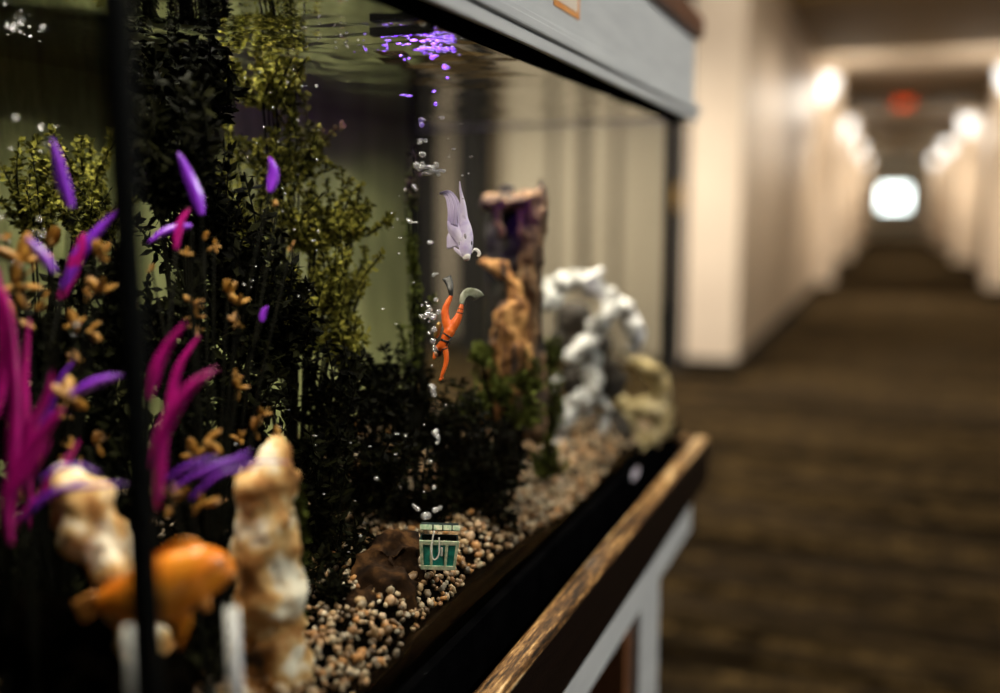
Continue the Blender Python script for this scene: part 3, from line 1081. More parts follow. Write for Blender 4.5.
b.obox(co, ex_, ey_, ez_, W / 2 - .002, W / 2 - .0004, -Dp / 2, Dp / 2, .001, Hh - .001, tp)
b.obox(co, ex_, ey_, ez_, -W / 2 + t, W / 2 - t, -Dp / 2 + .002, Dp / 2 - .002, .001, .003, tp)
b.build('shell', M['teal_shaded'], ch, bevel=.0002)
b = MB()
def bar(x0, x1, z0, z1):
    kz0, kz1 = tp + (1 - tp) * z0 / Hh, tp + (1 - tp) * z1 / Hh
    y0, y1 = -Dp / 2 - .0008, -Dp / 2 + .0012
    vs = []
    for z, k in ((z0, kz0), (z1, kz1)):
        for x, y in ((x0, y0), (x1, y0), (x1, y1), (x0, y1)):
            vs.append(co + ex_ * x * k + ey_ * y * k + ez_ * z)
    b.add(vs, [(0, 3, 2, 1), (4, 5, 6, 7), (0, 1, 5, 4), (1, 2, 6, 5), (2, 3, 7, 6), (3, 0, 4, 7)])
bar(-W / 2, W / 2, 0, .0034)
bar(-W / 2, W / 2, Hh - .0034, Hh)
bar(-W / 2, -W / 2 + .0028, .0034, Hh - .0034)
bar(W / 2 - .0024, W / 2, .0034, Hh - .0034)
bar(-.0075, -.0052, .0034, Hh - .0034)
bar(.0052, .0075, .0034, Hh - .0034)
b.build('trim_bands', M['verdigris'], ch, bevel=.0003)
ld = MB()
lo = co + ez_ * (Hh + .0008) + ey_ * (Dp / 2)
lr = Matrix.Rotation(R(-24), 3, ex_)
ly, lz = lr @ (-ey_), lr @ ez_
n_ = 7
vs, fs = [], []
for i in range(n_):
    a = math.pi * i / (n_ - 1)
    for x in (-W / 2 + .001, W / 2 - .001):
        vs.append(lo + ex_ * x + ly * (Dp / 2 - math.cos(a) * Dp / 2) + lz * (.001 + math.sin(a) * .0055))
for i in range(n_ - 1):
    fs.append((2 * i, 2 * i + 1, 2 * i + 3, 2 * i + 2))
fs.append(tuple(2 * i for i in range(n_ - 1, -1, -1)))
fs.append(tuple(2 * i + 1 for i in range(n_)))
fs.append((0, 2 * n_ - 2, 2 * n_ - 1, 1))
ld.add(vs, fs)
lid_o = ld.build('lid', M['teal_shaded'], ch)
lb = MB()
for x0, x1 in ((-W / 2, -.0062), (-.0050, .0018), (.0028, .0092), (.0102, W / 2)):
    lb.obox(lo, ex_, ly, lz, x0, x1, Dp - .0006, Dp + .0012, -.0006, .0034)
lb.build('lid_band', M['verdigris'], lid_o, bevel=.0003)
hk = bez([co + ex_ * -.0045 + ez_ * .033 + ey_ * -.0105, co + ex_ * -.0062 + ez_ * .020 + ey_ * -.0135, co + ex_ * -.0048 + ez_ * .0115 + ey_ * -.014,
          co + ex_ * -.0020 + ez_ * .0108 + ey_ * -.014, co + ex_ * .0002 + ez_ * .016 + ey_ * -.0135, co + ex_ * -.0003 + ez_ * .028 + ey_ * -.012], 8)
MB().tube(hk, .00062, 8).build('hook', M['hook'], ch, smooth=True)
MB().obox(co, ex_, ey_, ez_, .0012, .0030, -Dp / 2 - .0018, -Dp / 2 - .0006, .0125, .0195).build('clasp', M['hook'], ch, bevel=.0003)

# ------------------------------------------------------------------ diver
DD = .84
def dp(x, y, dd=0):
    return at(x, y, DD + dd)
dv = thing('diver_figurine', dp(446, 350), 'orange suited toy diver plunging head down with legs spread', 'aquarium ornament')
b = MB()
def limb(pts, rs):
    c = bez(pts, 6)
    k = len(c)
    rr = []
    for i in range(k):
        u = i / (k - 1) * (len(rs) - 1)
        j = min(int(u), len(rs) - 2)
        rr.append(rs[j] + (rs[j + 1] - rs[j]) * (u - j))
    b.tube(c, rr, 12)
    b.blob(c[0], rr[0], 2)
    b.blob(c[-1], rr[-1], 2)
limb([dp(449.5, 330), dp(446, 321), dp(445.5, 309), dp(451, 296)], [.0042, .0037, .0029, .0017])
limb([dp(449.5, 331), dp(455, 323), dp(459, 315), dp(461.6, 305)], [.0044, .0040, .0030, .0017])
limb([dp(449.5, 331), dp(446, 338), dp(443.5, 345)], [.0050, .0042, .0035])
limb([dp(443.5, 345), dp(446, 353), dp(446, 363), dp(442, 375)], [.0030, .0024, .0020, .0014])
limb([dp(442, 343, .006), dp(437, 349, .012), dp(434, 358, .012)], [.0026, .0020, .0014])
limb([dp(443, 345), dp(439.5, 349, .004)], [.003, .0026])
bd = b.fused(.0007)
bd.build('body', M['diver_suit'], dv, smooth=True)
b = MB()
b.blob(dp(438, 352, .005), (.0036, .0036, .0042), 3)
hdv = b.build('hood', M['diver_black'], dv, smooth=True)
MB().blob(dp(436.6, 353.5, .0035), (.0022, .0022, .0026), 2).build('face', M['skin'], hdv, smooth=True)
# hand at the end of the reaching arm
b = MB()
b.blob(dp(441.6, 376.5), (.0013, .0008, .0017), 2)
for k in range(4):
    b.tube([dp(441.2 - k * .5 + .4, 378), dp(440.6 - k * .7 + .5, 381 - abs(k - 1.3) * .5)], [.0004, .0003], 6)
b.tube([dp(442.5, 376.5), dp(443.3, 378.6)], [.0004, .0003], 6)
b.build('hand', M['diver_suit'], dv, smooth=True)
b = MB()
def band(p, q, r, w):
    d = (q - p).normalized() * w
    b.tube([p - d, p + d], r, 14)
band(dp(445, 341), dp(443.5, 345), .0043, .0009)
band(dp(447.5, 335.5), dp(446, 338), .0050, .0006)
band(dp(444.6, 349), dp(446, 353), .0029, .0006)
band(dp(459.6, 313), dp(461.6, 305), .0028, .0005)
band(dp(460.6, 309), dp(461.6, 305), .0023, .0004)
b.tube(bez([dp(446, 346, -.004), dp(449, 341, -.0055), dp(452, 338, -.004)], 5), .0006, 8)
b.build('strap', M['diver_black'], dv, smooth=True)
MB().tube([dp(435.5, 338, .002), dp(436.5, 335, .002), dp(439, 325, .002), dp(439.6, 322, .002)], [.0012, .0026, .0026, .0012], 12).build('air_tank', M['brass'], dv, smooth=True)
def flipper(pts, w, m):
    c = [Vector(p) for p in pts]
    f = MB()
    A, B_ = [], []
    for i, p in enumerate(c):
        u = i / (len(c) - 1)
        t_ = (c[min(i + 1, len(c) - 1)] - c[max(i - 1, 0)]).normalized()
        sd = t_.cross(FWD).normalized()
        ww = w * (.35 + .65 * u)
        A.append(p - sd * ww)
        B_.append(p + sd * ww)
    f.loft(A, B_, 6, .0007, .0003, 4)
    f.tube([c[0], c[1]], [.0017, .0013], 10)
    f.build('flipper', m, dv, smooth=True)
flipper(bez([dp(451, 296), dp(450.5, 290), dp(449.5, 284, .002), dp(446.5, 277, .004)], 3), .0040, M['diver_black'])
flipper(bez([dp(461.6, 304), dp(463, 297, .0), dp(468, 292, .002), (dp(476, 294, .004)), dp(479, 298, .006)], 3), .0052, M['diver_fin'])

# ------------------------------------------------------------------ white fish (angelfish), nose down
AD = .838
def fp(x, y, dd=0):
    return at(x, y, AD + dd)
af = thing('angelfish', fp(465, 238), 'pale lavender angelfish swimming nose down above the diver', 'fish')
b = MB()
spine = bez([fp(466.5, 259), fp(466, 253), fp(465.5, 244), fp(465.5, 232), fp(464, 220), fp(462, 209)], 5)
prof = [.0016, .0042, .0060, .0066, .0056, .0036, .0014]
thk = [.0014, .0030, .0038, .0036, .0028, .0018, .0008]
vs, fs = [], []
NS = 18
for i, p in enumerate(spine):
    u = i / (len(spine) - 1) * (len(prof) - 1)
    j = min(int(u), len(prof) - 2)
    w = prof[j] + (prof[j + 1] - prof[j]) * (u - j)
    h = thk[j] + (thk[j + 1] - thk[j]) * (u - j)
    for k in range(NS):
        a = 2 * math.pi * k / NS
        vs.append(p + RIGHT * math.cos(a) * w + FWD * math.sin(a) * h)
for i in range(len(spine) - 1):
    for k in range(NS):
        a, c = i * NS + k, i * NS + (k + 1) % NS
        fs.append((a, c, c + NS, a + NS))
fs += [tuple(range(NS - 1, -1, -1)), tuple((len(spine) - 1) * NS + k for k in range(NS))]
b.add(vs, fs)
body = b.build('body', M['angel_body'], af, smooth=True)
for dx in (-5.9, 5.9):
    MB().blob(fp(465.6 + dx, 243.5, -.0016), (.0007, .0009, .0022), 2).build('eye', M['eye'], body, smooth=True)
MB().blob(fp(465, 237, -.0030), (.0016, .0008, .0030), 2).build('cheek_patch', M['angel_grey'], body, smooth=True)
MB().blob(fp(466.6, 256.5, -.0004), (.0036, .0026, .0040), 3).build('mouth', M['angel_head'], body, smooth=True)
# big swept fin on the left
A = bez([fp(447.5, 224), fp(447.5, 211), fp(446, 200), fp(443, 194.8), fp(439.6, 194.8)], 5)
B_ = bez([fp(459.5, 228), fp(461.5, 212), fp(458, 199), fp(450, 190.6), fp(440, 192.5)], 5)
MB().loft(A, B_, 27, .0006, .0012, 15, .002).build('dorsal_fin', M['angel_fin'], af, smooth=True)
# pointed fin straight up
A = bez([fp(460, 214), fp(460.2, 200), fp(459.2, 190), fp(459.2, 181.5)], 5)
B_ = bez([fp(468.5, 222), fp(466, 205), fp(462.2, 192), fp(460.2, 181.5)], 5)
MB().loft(A, B_, 9, .0007, .0005, 7, .001).build('tail_fin', M['angel_fin'], af, smooth=True)
# fins at the lower left
A = bez([fp(461, 250), fp(454, 240), fp(448.5, 232), fp(447, 222)], 5)
B_ = bez([fp(462, 226), fp(458, 222), fp(452, 221), fp(447.8, 221)], 5)
MB().loft(A, B_, 9, .0006, .0005, 7, .0025).build('pectoral_fin', M['angel_fin'], af, smooth=True)
A = bez([fp(459, 247, .003), fp(454, 247.5, .003), fp(449, 249, .003), fp(446.8, 248, .003)], 4)
B_ = bez([fp(457, 236, .003), fp(452, 233, .003), fp(448.5, 233, .003), fp(446.8, 237, .003)], 4)
MB().loft(A, B_, 8, .0006, .0005, 7).build('pelvic_fin', M['angel_fin'], af, smooth=True)
A = bez([fp(463, 258), fp(458, 254), fp(454, 250), fp(453.5, 247)], 4)
B_ = bez([fp(462, 252), fp(458, 249), fp(455, 247.5), fp(454, 246)], 4)
MB().loft(A, B_, 6, .0006, .0003, 4).build('pelvic_fin', M['angel_fin'], af, smooth=True)
# curled fin at the lower right
c = bez([fp(471, 252), fp(475, 248), fp(479.5, 250), fp(481, 254), fp(479, 257)], 6)
MB().loft([p for p in c], [p.lerp(fp(473.5, 254.5), .45) for p in c], 6, .0007, .0003, 5).build('pectoral_fin', M['angel_head'], af, smooth=True)

# ------------------------------------------------------------------ goldfish
GD = .565
def gp(x, y, dd=0):
    return at(x, y, GD + dd)
gf = thing('goldfish', gp(165, 592), 'plump orange goldfish near the left front corner of the tank', 'fish')
spine = bez([gp(234, 570, .004), gp(222, 570, .003), gp(200, 575), gp(172, 586), gp(140, 594), gp(116, 598), gp(98, 602)], 5)
prof = [.0030, .0105, .0172, .0205, .0170, .0105, .0050]
thk = [.003, .008, .0115, .0125, .010, .006, .003]
vs, fs = [], []
for i, p in enumerate(spine):
    u = i / (len(spine) - 1) * (len(prof) - 1)
    j = min(int(u), len(prof) - 2)
    w = prof[j] + (prof[j + 1] - prof[j]) * (u - j)
    h = thk[j] + (thk[j + 1] - thk[j]) * (u - j)
    for k in range(NS):
        a = 2 * math.pi * k / NS
        vs.append(p + UP * math.cos(a) * w + FWD * math.sin(a) * h)
fs = []
for i in range(len(spine) - 1):
    for k in range(NS):
        a, c = i * NS + k, i * NS + (k + 1) % NS
        fs.append((a, c, c + NS, a + NS))
fs += [tuple(range(NS - 1, -1, -1)), tuple((len(spine) - 1) * NS + k for k in range(NS))]
body = MB().add(vs, fs).build('body', M['gold_fish'], gf, smooth=True)
MB().blob(gp(222, 563, -.0075), .0024, 2).build('eye', M['eye'], body, smooth=True)
MB().tube(bez([gp(236, 571, .0), gp(233, 575, -.002), gp(229, 576, -.003)], 3), .0008, 6).build('mouth', M['gold_fin'], body, smooth=True)
MB().loft(bez([gp(104, 596), gp(92, 592), gp(80, 598), gp(73, 602)], 4), bez([gp(104, 607), gp(94, 616), gp(86, 622), gp(80, 620)], 4), 10, .0007, .0010, 7).build('tail_fin', M['gold_fin'], gf, smooth=True)
MB().loft(bez([gp(205, 553), gp(200, 543), gp(190, 538), gp(176, 540)], 4), bez([gp(150, 572), gp(148, 566), gp(146, 562), gp(142, 560)], 4), 12, .0008, .0008, 9).build('dorsal_fin', M['gold_fish'], gf, smooth=True)
MB().loft(bez([gp(172, 612), gp(174, 625), gp(177, 640), gp(178, 650)], 4), bez([gp(190, 608), gp(192, 620), gp(187, 634), gp(180, 650)], 4), 8, .0008, .0006, 5).build('pelvic_fin', M['gold_fish'], gf, smooth=True)
MB().loft(bez([gp(196, 600, -.006), gp(200, 606, -.008), gp(204, 612, -.009)], 4), bez([gp(206, 594, -.006), gp(210, 600, -.008), gp(210, 610, -.009)], 4), 7, .0008, .0006, 5).build('pectoral_fin', M['gold_fin'], gf, smooth=True)
MB().loft(bez([gp(122, 612), gp(118, 620), gp(116, 628)], 4), bez([gp(138, 612), gp(136, 622), gp(128, 632)], 4), 7, .0008, .0006, 5).build('anal_fin', M['gold_fin'], gf, smooth=True)

# ------------------------------------------------------------------ white tubes
for i, (x0, y0, x1, y1, dd, lab) in enumerate(((131, 626, 135, 693, .50, 'white plastic tube standing under the goldfish, left of the glass seam'),
                                              (232, 608, 236, 693, .53, 'white plastic tube standing in the gravel beside the rock pillar'))):
    a, c = at(x0, y0, dd), at(x1, y1, dd)
    base = Vector((c.x, c.y, gz(c.x, c.y) - .005))
    t = thing('air_tube', base, lab, 'tube', 'white tubes at the near end')
    MB().tube([base, c, a], .0036, 14).build('pipe', M['white_tube'], t, smooth=True)
    MB().tube([a + (c - a) * .85, a + (c - a) * .90], .0044, 14).build('collar', M['white_tube'], t)
    MB().tube([a, a + Vector((0, 0, .014))], .0028, 12).build('clear_end', M['glass'], t, smooth=True)

# ------------------------------------------------------------------ plants
def inside(p, m=.012):
    p = Vector(p)
    p.x = min(max(p.x, X0 + G + m), X1 - G - m)
    p.y = min(max(p.y, Y0 + G + m), Y1 - G - m)
    p.z = min(p.z, WZ - .004)
    return p


def blade_plant(name, base, blades, mat, stemmat, label, cat='plastic plant', group=None):
    base = Vector(base)
    base.z = gz(base.x, base.y) - .004
    t = thing(name, base, label, cat, group)
    MB().tube([base, base + Vector((0, 0, .03))], [.008, .004], 10).build('base', M['stem_dark'], t, smooth=True)
    for pts, w, stem in blades:
        pts = [inside(p) for p in pts]
        c = bez(pts, 7)
        s0 = base + Vector((0, 0, .028))
        if stem:
            MB().tube(bez([s0, s0.lerp(c[0], .5) + Vector((0, 0, .02)), c[0]], 6), .0009, 6).build('stem', stemmat, t)
        else:
            c = bez([s0] + pts, 7)
        dv_ = (c[-1] - c[len(c) // 2]).normalized()
        MB().blade(c, w, RIGHT if abs(dv_.dot(RIGHT)) < .7 else UP).build('blade', mat, t, smooth=True)
    return t


def bl(pts, d, w, stem=True):
    if not isinstance(d, (list, tuple)):
        d = [d] * len(pts)
    return ([at(x, y, k) for (x, y), k in zip(pts, d)], w, stem)


b0 = inside(at(5, 640, .60), .03)
blade_plant('plastic_plant', b0, [
    bl([(6, 520), (14, 420), (10, 330), (2, 285)], .60, .0045),
    bl([(2, 520), (18, 470), (44, 430), (64, 408)], .58, .0050),
    bl([(10, 545), (8, 500), (30, 470), (50, 440)], .57, .0042),
    bl([(20, 480), (30, 430), (46, 400), (52, 370)], .60, .0032),
    bl([(30, 530), (26, 450), (24, 380), (30, 318)], .63, .0040),
    bl([(0, 545), (30, 510), (60, 470), (80, 440)], .61, .0035),
    bl([(60, 300), (72, 270), (80, 248), (84, 232)], .66, .0050),
    bl([(-5, 420), (4, 360), (0, 300), (-6, 260)], .62, .0045),
], M['blade_magenta'], M['stem_dark'], 'magenta bladed plastic plant at the left end of the tank', group='plastic grass clumps')
b1 = inside(at(150, 640, .62), .03)
blade_plant('plastic_plant', b1, [
    bl([(152, 470), (166, 425), (190, 388), (218, 368)], .58, .0042),
    bl([(158, 510), (160, 470), (164, 440), (170, 420)], .60, .0038),
    bl([(150, 400), (156, 370), (168, 345), (186, 322)], .61, .0038),
    bl([(176, 250), (180, 225), (190, 208)], .66, .0028),
    bl([(168, 420), (172, 395), (180, 365), (200, 335)], .64, .0034),
], M['blade_magenta'], M['stem_dark'], 'magenta bladed plastic plant right of the glass seam above the goldfish', group='plastic grass clumps')
b2 = inside(at(45, 640, .70), .03)
blade_plant('plastic_plant', b2, [
    bl([(72, 208), (64, 185), (58, 160), (52, 138)], .62, .0042),
    bl([(62, 290), (75, 262), (95, 235), (122, 205)], .66, .0050),
    bl([(54, 272), (44, 258), (34, 246), (26, 238)], .60, .0036),
    bl([(70, 395), (92, 384), (110, 378), (124, 374)], .60, .0030),
    bl([(30, 455), (45, 420), (58, 385), (74, 360)], .63, .0030),
], M['blade_purple'], M['stem_dark'], 'purple tipped plastic plant behind the left end pane', group='plastic grass clumps')
b3 = inside(at(200, 640, .72), .03)
blade_plant('plastic_plant', b3, [
    bl([(202, 215), (196, 195), (186, 170), (178, 152)], .66, .0046),
    bl([(192, 226), (180, 228), (164, 232), (148, 243)], .68, .0036),
    bl([(270, 192), (273, 180), (273, 168), (269, 157)], .70, .0044),
    bl([(196, 478), (215, 468), (235, 460), (252, 450)], .60, .0030),
    bl([(262, 322), (264, 312), (268, 306)], .70, .0026),
], M['blade_purple'], M['stem_dark'], 'purple tipped plastic plant right of the glass seam', group='plastic grass clumps')
b4 = inside(at(30, 600, .56), .02)
blade_plant('plastic_plant', b4, [
    bl([(30, 505), (60, 490), (96, 486), (134, 483)], .565, .0016),
    bl([(20, 520), (44, 500), (66, 488), (90, 478)], .575, .0016),
    bl([(40, 480), (60, 468), (82, 466), (100, 474)], .580, .0016),
], M['blade_purple'], M['stem_dark'], 'low purple grass crossing the leaning rock at the left', group='plastic grass clumps')
b5 = inside(at(205, 600, .58), .02)
blade_plant('plastic_plant', b5, [
    bl([(170, 490), (205, 470), (240, 462), (290, 462)], .60, .0016),
    bl([(190, 500), (215, 478), (235, 470), (262, 466)], .595, .0016),
    bl([(165, 480), (185, 468), (205, 460), (218, 456)], .59, .0016),
], M['blade_purple'], M['stem_dark'], 'low purple grass crossing the tall rock pillar', group='plastic grass clumps')


def leafy(base, leaves, mat, label, size=.008, group='ochre leaf sprays'):
    base = Vector(base)
    base.z = gz(base.x, base.y) - .004
    t = thing('plastic_plant', base, label, 'plastic plant', group)
    st_ = MB()
    for i, (p, s) in enumerate(leaves):
        p = inside(p, .008)
        st_.tube(bez([base, base.lerp(p, .5) + Vector((0, 0, .02)), p], 5), .0008, 6)
        lf_ = MB()
        rr = random.Random(i * 7 + 1)
        for k in range(5):
            dirv = Vector((rr.gauss(0, 1), rr.gauss(0, .7), rr.gauss(.3, .9))).normalized()
            c = [p + dirv * s * 1.6 * u for u in (0, .3, .6, .85, 1)]
            lf_.blade(c, s * rr.uniform(.25, .45), dirv.orthogonal(), .3)
        lf_.build('leaf_cluster', mat, t, smooth=True)
    st_.build('stem', M['stem_dark'], t)


leafy(inside(at(60, 640, .66), .03), [(at(22, 262, .66), .013), (at(14, 285, .66), .012), (at(50, 246, .68), .010), (at(98, 258, .66), .008), (at(100, 292, .66), .008),
      (at(68, 398, .62), .011), (at(88, 330, .66), .007), (at(75, 325, .66), .007), (at(30, 470, .66), .010), (at(20, 500, .66), .012), (at(96, 445, .66), .006),
      *[(at(6 + (k * 37) % 104, 240 + (k * 61) % 250, .67), .0035 + .003 * ((k * 7) % 5) / 4) for k in range(8)], (at(14, 320, .66), .009), (at(76, 452, .66), .008)],
      M['ochre_leaf'], 'ochre leafed plastic plant left of the glass seam')
leafy(inside(at(215, 640, .70), .03), [(at(186, 255, .68), .0035), (at(214, 246, .70), .0035), (at(204, 240, .72), .005), (at(228, 294, .70), .007), (at(238, 304, .70), .006), (at(236, 322, .70), .006),
      (at(205, 440, .66), .009), (at(195, 455, .66), .008), (at(176, 500, .64), .008), (at(202, 505, .64), .008), (at(254, 430, .70), .006), (at(240, 440, .70), .005),
      (at(292, 246, .72), .003), (at(278, 205, .72), .003), *[(at(152 + (k * 43) % 130, 270 + (k * 59) % 190, .70), .003 + .003 * ((k * 7) % 5) / 4) for k in range(8)], (at(165, 495, .62), .007), (at(262, 415, .70), .005)],
      M['ochre_leaf'], 'ochre leafed plastic plant right of the glass seam')


def moss(label, base, blobs, n, mat, leaf=.006, seed=1, stems=14, name='aquatic_plant', wisp=.5, cat='aquatic plant', group=None):
    """leafy bush: strands from the base into the blobs, each strand set with fine leaves"""
    rr = random.Random(seed)
    base = inside(base, .02)
    base.z = gz(base.x, base.y) - .004
    t = thing(name, base, label, cat, group)
    sm = MB()
    fo = MB()
    per = max(6, n // (stems * len(blobs)))
    for c, r in blobs:
        c = Vector(c)
        for k in range(stems):
            d = Vector((rr.gauss(0, 1), rr.gauss(0, 1), rr.gauss(0, 1))).normalized() * (rr.random() ** .4)
            tip = inside(c + Vector((d.x * r[0], d.y * r[1], d.z * r[2])), .004)
            start = inside(c + Vector((d.x * r[0] * .35, d.y * r[1] * .35, -r[2] * .9)), .004)
            mid = inside(start.lerp(tip, .5) + Vector((rr.gauss(0, .15) * r[0], rr.gauss(0, .15) * r[1], 0)), .004)
            cv = bez([start, mid, tip], 6)
            if k < 4:
                sm.tube(bez([base, base.lerp(start, .6), start], 3), .0012, 5)
            sm.tube(cv, .0007, 4)
            for q in range(per):
                u = rr.random() * (len(cv) - 1.001)
                i = int(u)
                p = cv[i].lerp(cv[i + 1], u - i)
                dr = Vector((rr.gauss(0, 1), rr.gauss(0, 1), rr.gauss(.25, .8))).normalized()
                l_ = leaf * rr.uniform(.5, 1.4)
                e = inside(p + dr * l_, .002)
                sd = dr.orthogonal().normalized() * l_ * .22
                sd.rotate(Quaternion(dr, rr.uniform(0, 6.28)))
                m_ = p.lerp(e, .55)
                nr = dr.cross(sd).normalized() * l_ * .05
                fo.add([p, m_ + sd + nr, e, m_ - sd + nr], [(0, 1, 2), (0, 2, 3)])
    fo.build('foliage', mat, t)
    sm.build('stem', M['stem_dark'], t)
    return t


# olive bush in the middle left, in front of the algae
moss('large olive moss bush filling the upper left of the front pane', at(300, 640, .92), [
    (at(285, 130, .92), (.060, .05, .050)), (at(310, 200, .92), (.055, .05, .05)), (at(262, 60, .92), (.055, .05, .045)), (at(330, 260, .92), (.05, .05, .05)),
    (at(350, 215, .92), (.04, .03, .022)), (at(300, 300, .90), (.05, .04, .05)), (at(250, 200, .92), (.05, .05, .07)), (at(345, 320, .92), (.035, .03, .05))], 22000, M['moss_olive'], .0065, 3, 26)
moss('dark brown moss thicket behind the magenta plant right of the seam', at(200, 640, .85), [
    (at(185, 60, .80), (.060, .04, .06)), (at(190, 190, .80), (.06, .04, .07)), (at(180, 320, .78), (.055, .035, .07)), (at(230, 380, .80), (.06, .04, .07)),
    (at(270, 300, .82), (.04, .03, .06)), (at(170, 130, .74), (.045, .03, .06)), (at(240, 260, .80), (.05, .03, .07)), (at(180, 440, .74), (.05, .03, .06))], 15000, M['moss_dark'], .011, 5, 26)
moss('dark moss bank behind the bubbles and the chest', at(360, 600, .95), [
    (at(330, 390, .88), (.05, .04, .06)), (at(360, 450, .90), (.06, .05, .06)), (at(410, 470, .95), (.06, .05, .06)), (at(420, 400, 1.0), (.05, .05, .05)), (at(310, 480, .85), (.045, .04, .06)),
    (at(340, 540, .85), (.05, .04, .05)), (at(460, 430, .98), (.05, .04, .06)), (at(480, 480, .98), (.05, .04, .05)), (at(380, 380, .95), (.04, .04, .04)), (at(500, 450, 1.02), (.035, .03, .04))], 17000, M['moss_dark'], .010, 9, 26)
moss('thin green stems rising behind the rising bubbles', at(415, 420, .96), [
    (at(414, 225, .97), (.010, .010, .05)), (at(418, 290, .97), (.016, .014, .05)), (at(406, 340, .97), (.02, .02, .04)), (at(412, 160, .97), (.006, .006, .05))], 1500, M['moss_green'], .006, 13, 8)
moss('bright green moss tuft at the foot of the driftwood', at(505, 430, 1.07), [
    (at(500, 378, 1.06), (.035, .02, .018)), (at(520, 400, 1.06), (.03, .02, .03)), (at(480, 350, 1.06), (.02, .015, .012)), (at(530, 370, 1.08), (.02, .02, .025)), (at(470, 400, 1.04), (.025, .02, .025))], 2600, M['moss_green'], .008, 17, 16)
moss('olive moss mound behind the left end pane', at(60, 640, .90), [
    (at(80, 150, .88), (.045, .04, .05)), (at(40, 190, .88), (.04, .04, .05)), (at(95, 200, .86), (.035, .04, .04))], 8000, M['moss_olive'], .0065, 21, 20)
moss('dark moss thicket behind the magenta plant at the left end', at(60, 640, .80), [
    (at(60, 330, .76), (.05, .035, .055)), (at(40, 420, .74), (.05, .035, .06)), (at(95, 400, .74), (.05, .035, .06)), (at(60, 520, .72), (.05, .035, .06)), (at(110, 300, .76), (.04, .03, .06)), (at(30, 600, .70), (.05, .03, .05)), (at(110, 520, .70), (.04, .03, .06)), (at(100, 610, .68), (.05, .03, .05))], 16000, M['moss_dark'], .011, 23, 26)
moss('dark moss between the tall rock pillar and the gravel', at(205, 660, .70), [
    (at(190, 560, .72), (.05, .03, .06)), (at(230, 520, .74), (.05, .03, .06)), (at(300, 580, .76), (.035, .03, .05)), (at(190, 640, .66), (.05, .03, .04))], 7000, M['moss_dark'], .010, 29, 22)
moss('small moss fringe on the right flank of the tall rock pillar', at(300, 640, .67), [
    (at(298, 560, .66), (.006, .006, .05)), (at(300, 500, .66), (.006, .006, .03))], 700, M['moss_green'], .005, 31, 10)
moss('dark fern below the white lace rock', at(545, 430, 1.15), [
    (at(548, 400, 1.16), (.02, .02, .05)), (at(545, 450, 1.14), (.03, .02, .03)), (at(550, 345, 1.18), (.012, .012, .03))], 2400, M['moss_green'], .008, 37, 14)

# ------------------------------------------------------------------ bubbles
bp = MB().blob((0, 0, 0), 1, 3).build('bubble', M['bubble'], origin=(0, 0, 0), smooth=True)
BM_ = bp.data
bpy.data.objects.remove(bp)
br = random.Random(77)
def bubble(px, py, d, r, flat, label, group):
    p = inside(at(px, py, d), r * 1.5)
    o = bpy.data.objects.new('bubble', BM_)
    COL.objects.link(o)
    o.location = p
    o.scale = (r * br.uniform(.9, 1.25) * (1.5 if flat else 1), r, r * br.uniform(.75, 1.0) * (.6 if flat else 1))
    tag(o, label, 'bubble', group)
LA, GA = 'air bubble rising in the column above the treasure chest', 'rising bubble column'
for x, y, r, n_ in ((430, 34, 2.2, 7), (434, 92, 1.4, 2), (422, 121, 2.2, 3), (419, 140, 2.0, 5), (422, 165, 2.6, 6), (432, 171, 2.8, 8), (440, 172, 2.4, 4),
                    (411, 188, 1.8, 2), (413, 223, 2.0, 4), (431, 242, 2.0, 2), (434, 275, 1.5, 2), (445, 67, 2.2, 2), (447, 79, 1.8, 1), (430, 56, 2.0, 3), (437, 104, 1.8, 1), (441, 117, 1.7, 2),
                    (404, 95, 1.6, 2), (405, 60, 1.4, 3), (452, 34, 2.4, 4), (442, 28, 2.2, 9), (420, 22, 2.0, 7), (433, 44, 1.8, 6)):
    for k in range(n_):
        s = 1.5 * n_ ** .5
        bubble(x + br.gauss(0, s), y + br.gauss(0, s * .7), .84 + br.gauss(0, .006), r * br.uniform(.6, 1.15) * .0011, br.random() < .25, LA, GA)
LB_, GB = 'air bubble in the cluster beside the orange diver', 'bubbles by the diver'
for k in range(24):
    bubble(430 + br.gauss(0, 4.2), 313 + br.gauss(0, 6), .835 + br.gauss(0, .004), br.uniform(1.2, 2.9) * .001, False, LB_, GB)
for x, y, r in ((433, 341, 2.4), (434, 347, 1.8), (434, 350, 1.6), (434, 330, 2.4), (429, 333, 1.5)):
    bubble(x, y, .832, r * .001, False, LB_, GB)
LC, GC = 'air bubble rising out of the open treasure chest', 'bubbles over the chest'
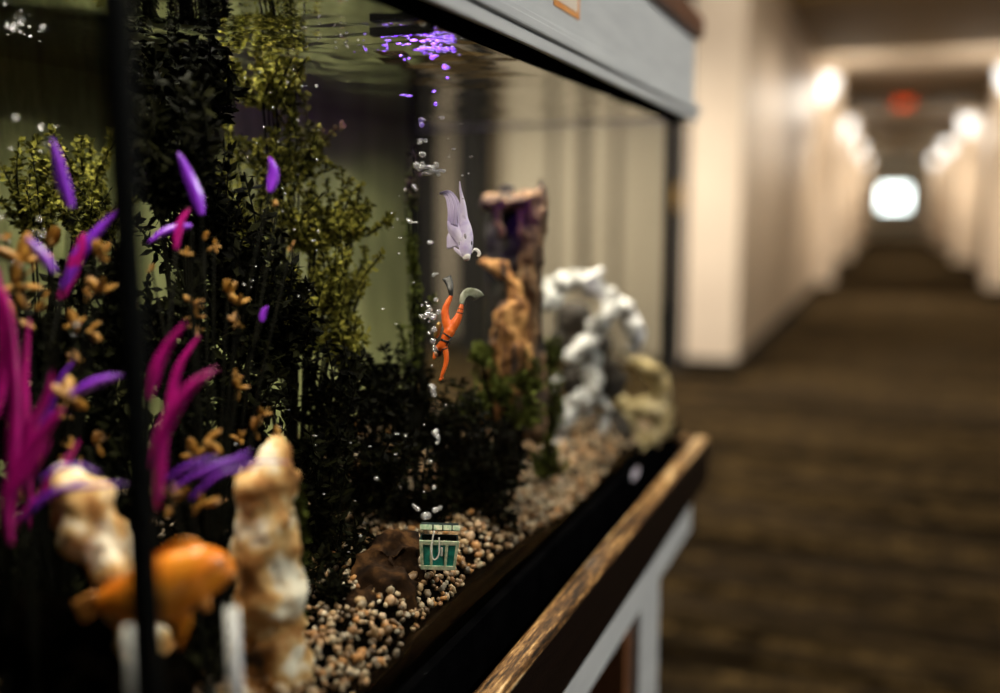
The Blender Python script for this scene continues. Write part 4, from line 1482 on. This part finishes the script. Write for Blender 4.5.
for x, y, r, n_ in ((432, 386, 2.6, 4), (434, 392, 2.0, 3), (435, 436, 2.8, 4), (437, 442, 1.8, 3), (434, 487, 2.7, 1), (430, 462, 1.2, 2), (417, 509, 2.0, 2), (426, 516, 3.4, 3), (438, 509, 2.6, 3), (413, 505, 1.4, 1), (424, 492, 1.0, 1), (446, 405, 1.2, 1), (424, 425, 1.1, 1), (432, 366, 1.2, 1)):
    for k in range(n_):
        s = 1.2 * (n_ - 1) ** .5
        bubble(x + br.gauss(0, s), y + br.gauss(0, s), .815 + br.gauss(0, .004), r * br.uniform(.7, 1.1) * .00095, False, LC, GC)
LD, GD_ = 'small air bubble drifting in the tank left of the bubble column', 'drifting bubbles'
spots = []
for (x0, y0, x1, y1, n_) in ((0, 5, 45, 34, 16), (10, 118, 60, 152, 7), (240, 60, 320, 330, 38), (290, 4, 400, 56, 26), (0, 205, 60, 270, 12), (50, 300, 80, 340, 4), (235, 340, 300, 450, 16), (300, 420, 420, 560, 14), (380, 180, 420, 330, 10), (440, 120, 480, 200, 8), (20, 540, 60, 600, 3)):
    for k in range(n_):
        bubble(br.uniform(x0, x1), br.uniform(y0, y1), br.uniform(.74, .86) if x0 > 100 else br.uniform(.62, .80), br.uniform(.6, 1.0 + 1.1 * br.random()) * .001, br.random() < .35, LD, GD_)
LE, GE = 'air bubble floating just under the water surface below the hood', 'bubbles under the surface'
for k in range(26):
    x = br.uniform(385, 470)
    bubble(x, (x - 385) * .38 + br.uniform(-4, 16), .80 + br.gauss(0, .03), br.uniform(.9, 2.2) * .001, True, LE, GE)

# ------------------------------------------------------------------ world and render look
w = bpy.data.worlds.new('world')
SC.world = w
w.use_nodes = True
w.node_tree.nodes['Background'].inputs[0].default_value = (1, .85, .68, 1)
w.node_tree.nodes['Background'].inputs[1].default_value = .03
SC.view_settings.view_transform = 'Standard'
SC.view_settings.look = 'None'
SC.view_settings.exposure = 1.3
SC.view_settings.gamma = 1
SC.view_settings.use_curve_mapping = False
SC.cycles.transparent_max_bounces = 48
SC.cycles.max_bounces = 10
SC.cycles.diffuse_bounces = 4
SC.cycles.glossy_bounces = 4
SC.cycles.sample_clamp_indirect = 4
SC.cycles.sample_clamp_direct = 12
SC.cycles.caustics_reflective = False
SC.cycles.caustics_refractive = False
SC.cycles.use_denoising = True
try:
    SC.cycles.denoiser = 'OPENIMAGEDENOISE'
except Exception:
    pass
